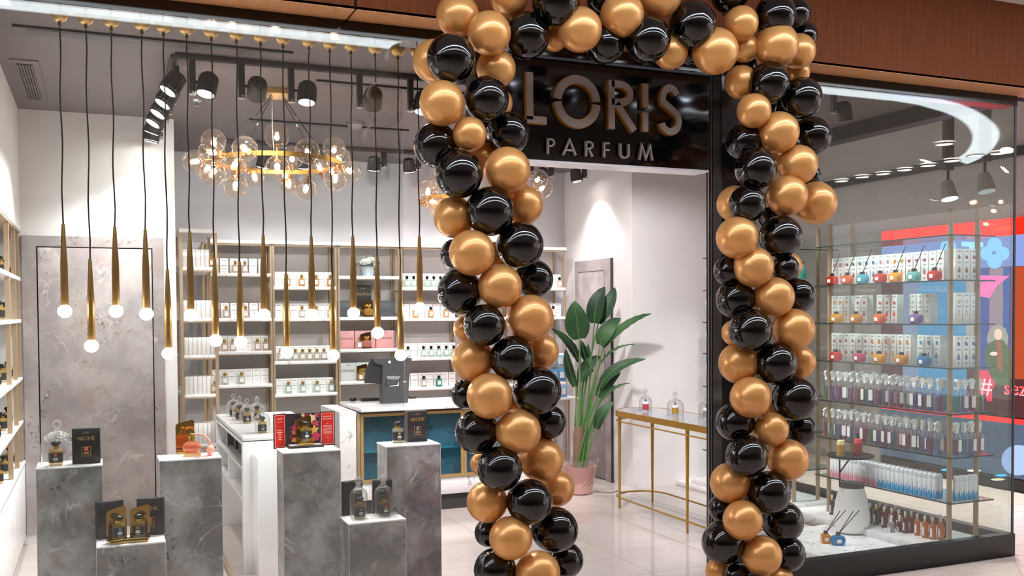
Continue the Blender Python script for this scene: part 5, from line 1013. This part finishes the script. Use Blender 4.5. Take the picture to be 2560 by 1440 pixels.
def reed_box(label, p, col, rz=RZ, group='diffuser boxes in the showcase', w=.06, h=.203, d=.06):
    t = thing('diffuser_box', label, 'box', p, rz, group)
    obj('carton', cached(('rb',), lambda: G().bbox(-w / 2, w / 2, -d / 2, d / 2, 0, h, .0015).mesh('carton', MT['whitep'])), t)
    obj('lettering', text_mesh('LORIS', .0085, MT['inkdark'], .0006), t, (0, -d / 2 - .0003, h * .9))
    def pr():
        m1 = plain('fruit ' + col, FR[col], .5); g = G().mat(0); rr_ = random.Random(col)
        for j in range(5):
            a = rr_.uniform(0, 6.28); q = rr_.uniform(.002, .011); cx_, cz_ = q * math.cos(a), h * .73 + q * math.sin(a); s_ = rr_.uniform(.005, .011)
            g.prism([(cx_ + s_ * math.cos(2 * math.pi * i / 10), cz_ + s_ * math.sin(2 * math.pi * i / 10)) for i in range(10)], -d / 2 - .0006 - j * .0001, -d / 2)
        g.prism([(-.012, h * .24), (.012, h * .24), (.013, h * .34), (.005, h * .38), (-.005, h * .38), (-.013, h * .34)], -d / 2 - .0006, -d / 2).box(-.006, .006, -d / 2 - .0006, -d / 2, h * .08, h * .16)
        g.mat(1).box(-.003, .003, -d / 2 - .0006, -d / 2, h * .38, h * .44)
        for j in range(4): g.box(-.014 + j * .008, -.009 + j * .008, -d / 2 - .0006, -d / 2, h * .54, h * .57)
        return g.mesh('print', m1, MT['inkdark'], smooth=0)
    obj('print', cached(('rbp', col), pr), t); return t
DC = dict(red='#e2361f', orange='#ef8436', aqua='#5fc4d6', vermilion='#d9481e', yellow='#f0b91e', mint='#86cfc9', crimson='#df2631', violet='#a788c4', rosy='#dd5f7c', gold='#e8a71c', azure='#1f9bd2')
def diffuser(label, p, col, sticks=0, rz=RZ, s=1.0, square=False, group='reed diffusers in the showcase'):
    t = thing('reed_diffuser', label, 'diffuser', p, rz, group); gm = cached(('dg', col), lambda: glassy('diffuser liquid ' + col, DC[col], 1.45, .7, DC[col]))
    if square: obj('flask', cached(('dfs', col), lambda: G().rlathe([(1, 0), (1, .05), (.8, .054)], .026, .026, .25, 4).mesh('flask', gm)), t)
    else: obj('flask', cached(('df', col), lambda: G().rlathe([(.62, 0), (.9, .006), (1, .022), (1, .034), (.85, .05), (.45, .057)], .041, .026, .7, 6).mesh('flask', gm)), t)
    obj('cap', cached('dcap', lambda: G().lathe([(.013, .052), (.0135, .054), (.0135, .072), (.012, .073)], 14).mesh('cap', MT['cap'])), t)
    obj('sticker', cached(('dst', square), lambda: G().box(-.012, .012, -.0285, -.0265, .016, .036).mesh('sticker', MT['inkwhite'])), t)
    for k in range(sticks):
        a = (.085, .125, -.06)[k]; obj('reed', cached(('reed', k), lambda: G().cyl((0, 0, .06), (a, .02 * (k - .5), .2), .0024, None, 6).mesh('reed', MT['cap'])), t)
    t.scale = (s, s, s); return t
XB, XD = pxl + .11, UX0 + .038
def yat(px, X): return PX(px, 800, X).y
def row_boxes(z, spans, lev):
    n = 0
    for px0, px1, cols in spans:
        ya, yb_ = yat(px0, XB - .03), yat(px1, XB - .03); st = (ya - yb_) / len(cols)
        for k, c in enumerate(cols):
            reed_box(f'{nth(n)} white diffuser box from the far end, {lev} showcase shelf', (XB, ya - st * (k + .5), z), c); n += 1
row_boxes(SZ[1], [(2078, 2360, ['rose', 'rose', 'maroon', 'maroon', 'blue', 'blue', 'blue', 'pink', 'pink', 'orange', 'orange', 'plum', 'plum', 'plum', 'coral', 'coral'])], 'second')
row_boxes(SZ[2], [(2077, 2123, ['apricot'] * 3), (2136, 2168, ['cherry'] * 2), (2190, 2244, ['strawberry'] * 3), (2272, 2328, ['cream'] * 3)], 'third')
row_boxes(SZ[3], [(2077, 2278, ['strawberry', 'strawberry', 'spice', 'spice', 'spice', 'spice', 'mango', 'mango', 'mango', 'apricot', 'mango', 'mango']), (2291, 2352, ['azure'] * 3)], 'fourth')
for li, c in ((1, 'spice'), (2, 'cream'), (3, 'blue')):
    for k in range(3):
        reed_box(f'{nth(k)} diffuser box from the corner pole facing the window, {["", "second", "third", "fourth"][li]} shelf', (pxl + .075 + k * .066, 4.70, SZ[li]), c, 0, 'diffuser boxes facing the window')
def row_diff(z, lst, lev):
    for k, (px, c, st) in enumerate(lst): diffuser(f'{c} reed diffuser, {nth(k)} from the far end on the {lev} showcase shelf', (XD, yat(px, XD), z), c, st, RZ, 1.18)
row_diff(SZ[1], [(2080, 'red', 1), (2118, 'orange', 1), (2156, 'aqua', 1), (2200, 'vermilion', 0), (2238, 'yellow', 1), (2284, 'mint', 1), (2336, 'crimson', 1)], 'second')
row_diff(SZ[2], [(2091, 'yellow', 0), (2140, 'gold', 0), (2198, 'orange', 0), (2290, 'violet', 0)], 'third')
row_diff(SZ[3], [(2090, 'red', 0), (2148, 'rosy', 0), (2198, 'yellow', 0), (2254, 'gold', 0), (2311, 'azure', 0)], 'fourth')
# trigger spray bottles
SC_ = ['#d9c9d9', '#bcd6da', '#d6b8c9', '#c9c2d8', '#b9d2c8', '#dcc0c0']
SBT = [glassy('spray glass %d' % i, '#fbf8fb', 1.5, .04, c, 0, 2.6) for i, c in enumerate(SC_)]
SBL = [glassy('spray liquid %d' % i, c, 1.2, .22, c) for i, c in enumerate(['#d9bcd6', '#b5d3dc', '#d9aecb', '#c9c2e2', '#b4d6c6', '#e0b8bc'])]
def spray(label, p, ci, rz, group):
    t = thing('spray_bottle', label, 'spray bottle', p, rz, group)
    obj('bottle', cached(('sb', ci), lambda: G().lathe([(.026, 0), (.0275, .004), (.0275, .115), (.024, .13), (.015, .138), (.012, .142)], 18).mesh('bottle', SBT[ci])), t)
    obj('liquid', cached(('sl', ci), lambda: G().lathe([(.0235, .006), (.0245, .1)], 14).mesh('liquid', SBL[ci])), t)
    obj('label', cached('slab', lambda: G().box(-.013, .013, -.0295, -.0285, .03, .1).mesh('label', MT['whitep'])), t)
    obj('neck', cached('sneck', lambda: G().lathe([(.014, .14), (.014, .16), (.011, .162)], 14).mesh('neck', MT['whitep'])), t)
    obj('trigger', cached('strig', lambda: G().loft([[(x, y, z) for x, z in ((-.014, .162), (.014, .162), (.02, .19), (.008, .205), (-.012, .202), (-.03, .192), (-.03, .184), (-.014, .18))] for y in (-.009, .009)]).loft([[(-.016 + dx, y, .184), (-.024 + dx, y, .184), (-.034 + dx, y, .15), (-.03 + dx, y, .148)] for dx, y in ((0, -.005), (0, .005))]).mesh('trigger', painted('white nozzle', '#eceaea', .35))), t)
    obj('dip_tube', cached('sdip', lambda: G().tube([(0, 0, .14), (.004, 0, .08), (.016, 0, .03), (.022, 0, .006)], .002, 5).mesh('tube', MT['inkwhite'])), t); t.scale = (1.08, 1.08, 1.08); return t
rs = random.Random(11)
for li, lev in ((4, 'fifth'), (5, 'sixth')):
    for k in range(17):
        y = 5.82 - k * .0665
        if abs(y - 4.67) < .04: continue
        spray(f'{nth(k)} spray bottle from the far end, front row, {lev} showcase shelf', (UX0 + .036 + rs.uniform(0, .01), y, SZ[li]), (k * 5 + li) % 6, rs.choice([-90, -60, -120, 0, 180, -30, 160]) * math.pi / 180, 'trigger spray bottles in the showcase')
    for k in range(9):
        spray(f'{nth(k)} spray bottle from the far end, rear row, {lev} showcase shelf', (UX0 + .15, 5.66 - k * .105, SZ[li]), (k * 3 + li) % 6, rs.choice([-90, -60, -120, 0, 180]) * math.pi / 180, 'trigger spray bottles in the showcase')
    for k in range(4):
        spray(f'{nth(k)} spray bottle from the corner pole facing the window, {lev} shelf', (pxl + .06 + k * .066, 4.672, SZ[li]), (k * 2 + li) % 6, R(rs.choice([-20, 0, 160, 200])), 'trigger spray bottles facing the window')
# deodorant cans
PINK, BLUE = plain('pink can print', '#e59aac', .35), plain('blue can print', '#2aa3dc', .35); canw = plain('white can', '#eef0f4', .3, 0, .5)
def can(label, p, c, group='spray cans on the lowest glass shelf'):
    t = thing('spray_can', label, 'spray can', p, 0, group)
    obj('body', cached('canb', lambda: G().lathe([(.0165, 0), (.0175, .003), (.0175, .118), (.0165, .122)], 14).mesh('body', canw)), t)
    def low():
        g = G(); n = 14; z = [.046 + .014 * math.sin(i * 2.7) + .01 * ((i * 7) % 3 - 1) for i in range(n)]
        return g.loft([[(.0178 * math.cos(2 * math.pi * i / n), .0178 * math.sin(2 * math.pi * i / n), .003) for i in range(n)], [(.0178 * math.cos(2 * math.pi * i / n), .0178 * math.sin(2 * math.pi * i / n), z[i]) for i in range(n)]], False).mesh('splash', BLUE if c else PINK)
    obj('splash_print', cached(('canp', c), low), t)
    obj('cap', cached('canc', lambda: G().lathe([(.0165, .123), (.017, .126), (.016, .145), (.011, .151)], 14).mesh('cap', canw)), t); t.scale = (1.04, 1.04, 1.1); return t
for k in range(25):
    y = 5.74 - k * .0405
    for r_, nm in ((0, 'front'), (1, 'middle')):
        if abs(y - 4.67) < .035 and r_ == 0: continue
        can(f'{nth(k)} {"pink" if k < 12 else "blue"} splashed spray can from the far end, {nm} row', (UX0 + .026 + r_ * .042, y, SZ[6]), k >= 12)
for k in range(5): can(f'{nth(k)} blue splashed spray can from the corner pole facing the window', (pxl + .045 + k * .041, 4.66, SZ[6]), True)
# body mists on the marble step
MC = dict(dusk=('#6b5a66', '#c9c2d6'), black=('#2a2427', '#cfc9c6'), ruby=('#8e1f2e', '#d9c4c0'), tangerine=('#e08a35', '#f0dccb'), silver=('#b9b7bb', '#d9d9dc'), wine=('#7a2634', '#e6d8d4'))
def mist(label, p, kind, cap='brightgold', s=1.0, rz=RZ):
    t = thing('fragrance_sprayer', label, 'body mist', p, rz, 'body mists in the showcase'); a, b = MC[kind]
    obj('bottle', cached(('mb', kind), lambda: G().lathe([(.0185, 0), (.0195, .003), (.0195, .096), (.016, .104), (.009, .106)], 16).mesh('bottle', glassy('mist ' + kind, a, 1.45, .75, a))), t)
    obj('label', cached(('ml', kind), lambda: G().box(-.004, .012, -.0208, -.0195, .018, .074).mesh('label', plain('mist label ' + kind, b, .5))), t)
    obj('collar', cached(('mc', cap), lambda: G().lathe([(.0085, .105), (.0095, .107), (.0095, .122)], 12).mesh('collar', MT[cap])), t)
    obj('sprayer', cached('ms', lambda: G().lathe([(.0085, .122), (.0085, .142), (.007, .146)], 12).mesh('cap', painted('frosted cap', '#ded9d4', .3))), t); t.scale = (s, s, s); return t
ML = [(2080, 1286, 'dusk'), (2096, 1290, 'dusk'), (2104, 1284, 'dusk'), (2175, 1308, 'black'), (2190, 1311, 'black'), (2200, 1306, 'black'), (2210, 1318, 'ruby'), (2214, 1308, 'black'), (2229, 1322, 'ruby'), (2238, 1316, 'ruby'), (2247, 1326, 'ruby'), (2263, 1332, 'ruby'), (2278, 1331, 'wine'), (2293, 1338, 'tangerine'), (2312, 1344, 'tangerine'), (2332, 1348, 'tangerine'), (2328, 1338, 'ruby'), (2352, 1349, 'tangerine'), (2350, 1340, 'tangerine'), (2364, 1344, 'ruby')]
cnt = {}
for x, y, kd in ML:
    p = on(x, y, .092); cnt[kd] = cnt.get(kd, 0) + 1
    mist(f'{nth(cnt[kd] - 1)} {dict(dusk="mauve", black="black", ruby="dark red", wine="wine coloured", tangerine="orange")[kd]} body mist from the far end on the marble step', p, kd)
mist('first silver sprayer standing before the dark red mists', on(2228, 1347, .045), 'silver', 'chrome', 1.1); mist('second silver sprayer with wine label before the dark red mists', on(2249, 1346, .045), 'wine', 'chrome', 1.1)
# speckled jar carrying a black tray
p = on(2129, 1331, .045); k = dist(p) / F_PX
t = thing('side_table', 'speckled white jar base carrying a round black tray on a bent rod', 'side table', p)
jr = [(.026, 0), (.036, .004), (.0445, .03), (.044, .05), (.038, .085), (.030, .115)]; sc = 44 * k / .0445
obj('jar', G().lathe([(a * sc, b * sc) for a, b in jr], 32).mesh('jar', MT['speck']), t); hj = .115 * sc; rl = .0305 * sc
obj('lid', G().lathe([(rl, hj), (rl, hj + .03), (rl - .006, hj + .034)], 28).mesh('lid', MT['charcoal']), t)
zt3 = PY(2126, 1138, p.y).z - p.z; tc_ = PY(2126, 1138, p.y) - p; sx3 = (PY(2099, 1200, p.y) - p).x
obj('rod', G().tube([(-rl * .8, .0, hj + .004), (sx3, 0, hj + .012), (sx3, 0, hj + .04), (sx3, 0, zt3 - .008)], .0055, 8).mesh('rod', MT['cap']), t); obj('brace', G().tube([(sx3, 0, hj + .11 if hj + .11 < zt3 - .06 else zt3 - .09), (tc_.x + .01, 0, zt3 - .008)], .0055, 8).mesh('brace', MT['cap']), t)
tr = 55 * k; obj('tray', G().lathe([(tr, -.012), (tr + .003, -.004), (tr + .003, .004), (tr - .004, .005), (tr - .006, 0)], 36).mesh('tray', MT['blackmat']), t, (tc_.x, 0, zt3))
for x, y, c, l2, lab in ((2102, 1127, '#ead7a4', '#c98f3c', 'cream'), (2145, 1128, '#dd4f4f', '#a8383a', 'red')):
    q = PY(x, y, p.y - .02); q.z = p.z + zt3 + .001
    l = thing('lotion_bottle', f'{lab} lotion bottle with dark pump on the black tray', 'lotion bottle', q); m_ = plain('lotion ' + lab, c, .35)
    obj('bottle', G().lathe([(.029, 0), (.032, .005), (.032, .095), (.026, .112), (.013, .118)], 22, sy=.75).mesh('b', m_), l); obj('label', G().lathe([(.0325, .02), (.0325, .082)], 22, sy=.76, cap=False).mesh('l', plain('label ' + lab, l2, .5)), l)
    obj('pump', G().lathe([(.012, .118), (.012, .132), (.005, .133), (.005, .142), (.01, .143), (.01, .15)], 12).box(-.024, .004, -.005, .005, .143, .15).mesh('p', MT['cap']), l)
diffuser('square yellow reed diffuser on the marble slab', on(2064, 1357, .045), 'gold', 2, R(-25), 1.1, True); diffuser('blue reed diffuser on the marble slab', on(2095, 1362, .045), 'azure', 2, R(-25), 1.15)
# second unit: teal pump bottle, white bottles and hanging tubes seen beside the columns
def pump(label, p, c, h=.15):
    t = thing('pump_bottle', label, 'pump bottle', p, 0, 'pump bottles on the rear showcase unit'); m_ = cached(('pm', c), lambda: glassy('pump ' + c, c, 1.4, .8, c))
    obj('bottle', cached(('pmb', c, h), lambda: G().lathe([(.034, 0), (.036, .005), (.036, h * .8), (.026, h * .95), (.014, h)], 18).mesh('b', m_)), t); obj('collar', cached(('pmc', h), lambda: G().lathe([(.015, h), (.015, h + .02)], 12).mesh('c', MT['chrome'])), t)
    obj('nozzle', cached(('pmn', h), lambda: G().lathe([(.004, h + .02), (.004, h + .035), (.009, h + .036), (.009, h + .044)], 10).box(-.004, .028, -.005, .005, h + .036, h + .043).mesh('n', MT['cap'])), t)
for k, (px, li, c) in enumerate([(2014, 1, '#57c9bd'), (1996, 1, '#8fb0ae'), (2034, 3, '#d9dcdc'), (2010, 3, '#c9cfd2'), (2030, 4, '#c9d2d4'), (2022, 5, '#cfd6d8'), (2033, 2, '#7f95a3')]):
    y = PX(px, 800, UX0 + .07).y; pump(f'{ {"#57c9bd": "teal", "#8fb0ae": "smoky teal", "#d9dcdc": "white", "#c9cfd2": "pale grey", "#c9d2d4": "frosted", "#cfd6d8": "milky", "#7f95a3": "slate blue"}[c] } pump bottle on the rear showcase unit', (UX0 + .07, max(y, 6.14) + (.1 if px in (1996, 2010) else 0), SZ[li]), c)
for li in (1, 2, 3, 4, 5):
    t = thing('lotion_tube', f'white lotion tube standing cap down on the {["", "second", "third", "fourth", "fifth", "sixth"][li]} rear glass shelf', 'lotion tube', (UX0 + .04, 7.35, SZ[li]), group='white tubes at the end of the rear unit')
    obj('tube', cached('ltube', lambda: G().loft([[(.02 * math.cos(a), .02 * math.sin(a), .025) for a in [2 * math.pi * i / 16 for i in range(16)]], [(.034 * math.cos(a), .018 * math.sin(a), .1) for a in [2 * math.pi * i / 16 for i in range(16)]], [(.042 * math.cos(a), .003 * math.sin(a), .19) for a in [2 * math.pi * i / 16 for i in range(16)]]]).mesh('tube', MT['lacquer'])), t)
    obj('cap', cached('ltc', lambda: G().lathe([(.02, 0), (.021, .024)], 16).mesh('cap', MT['wrap'])), t)
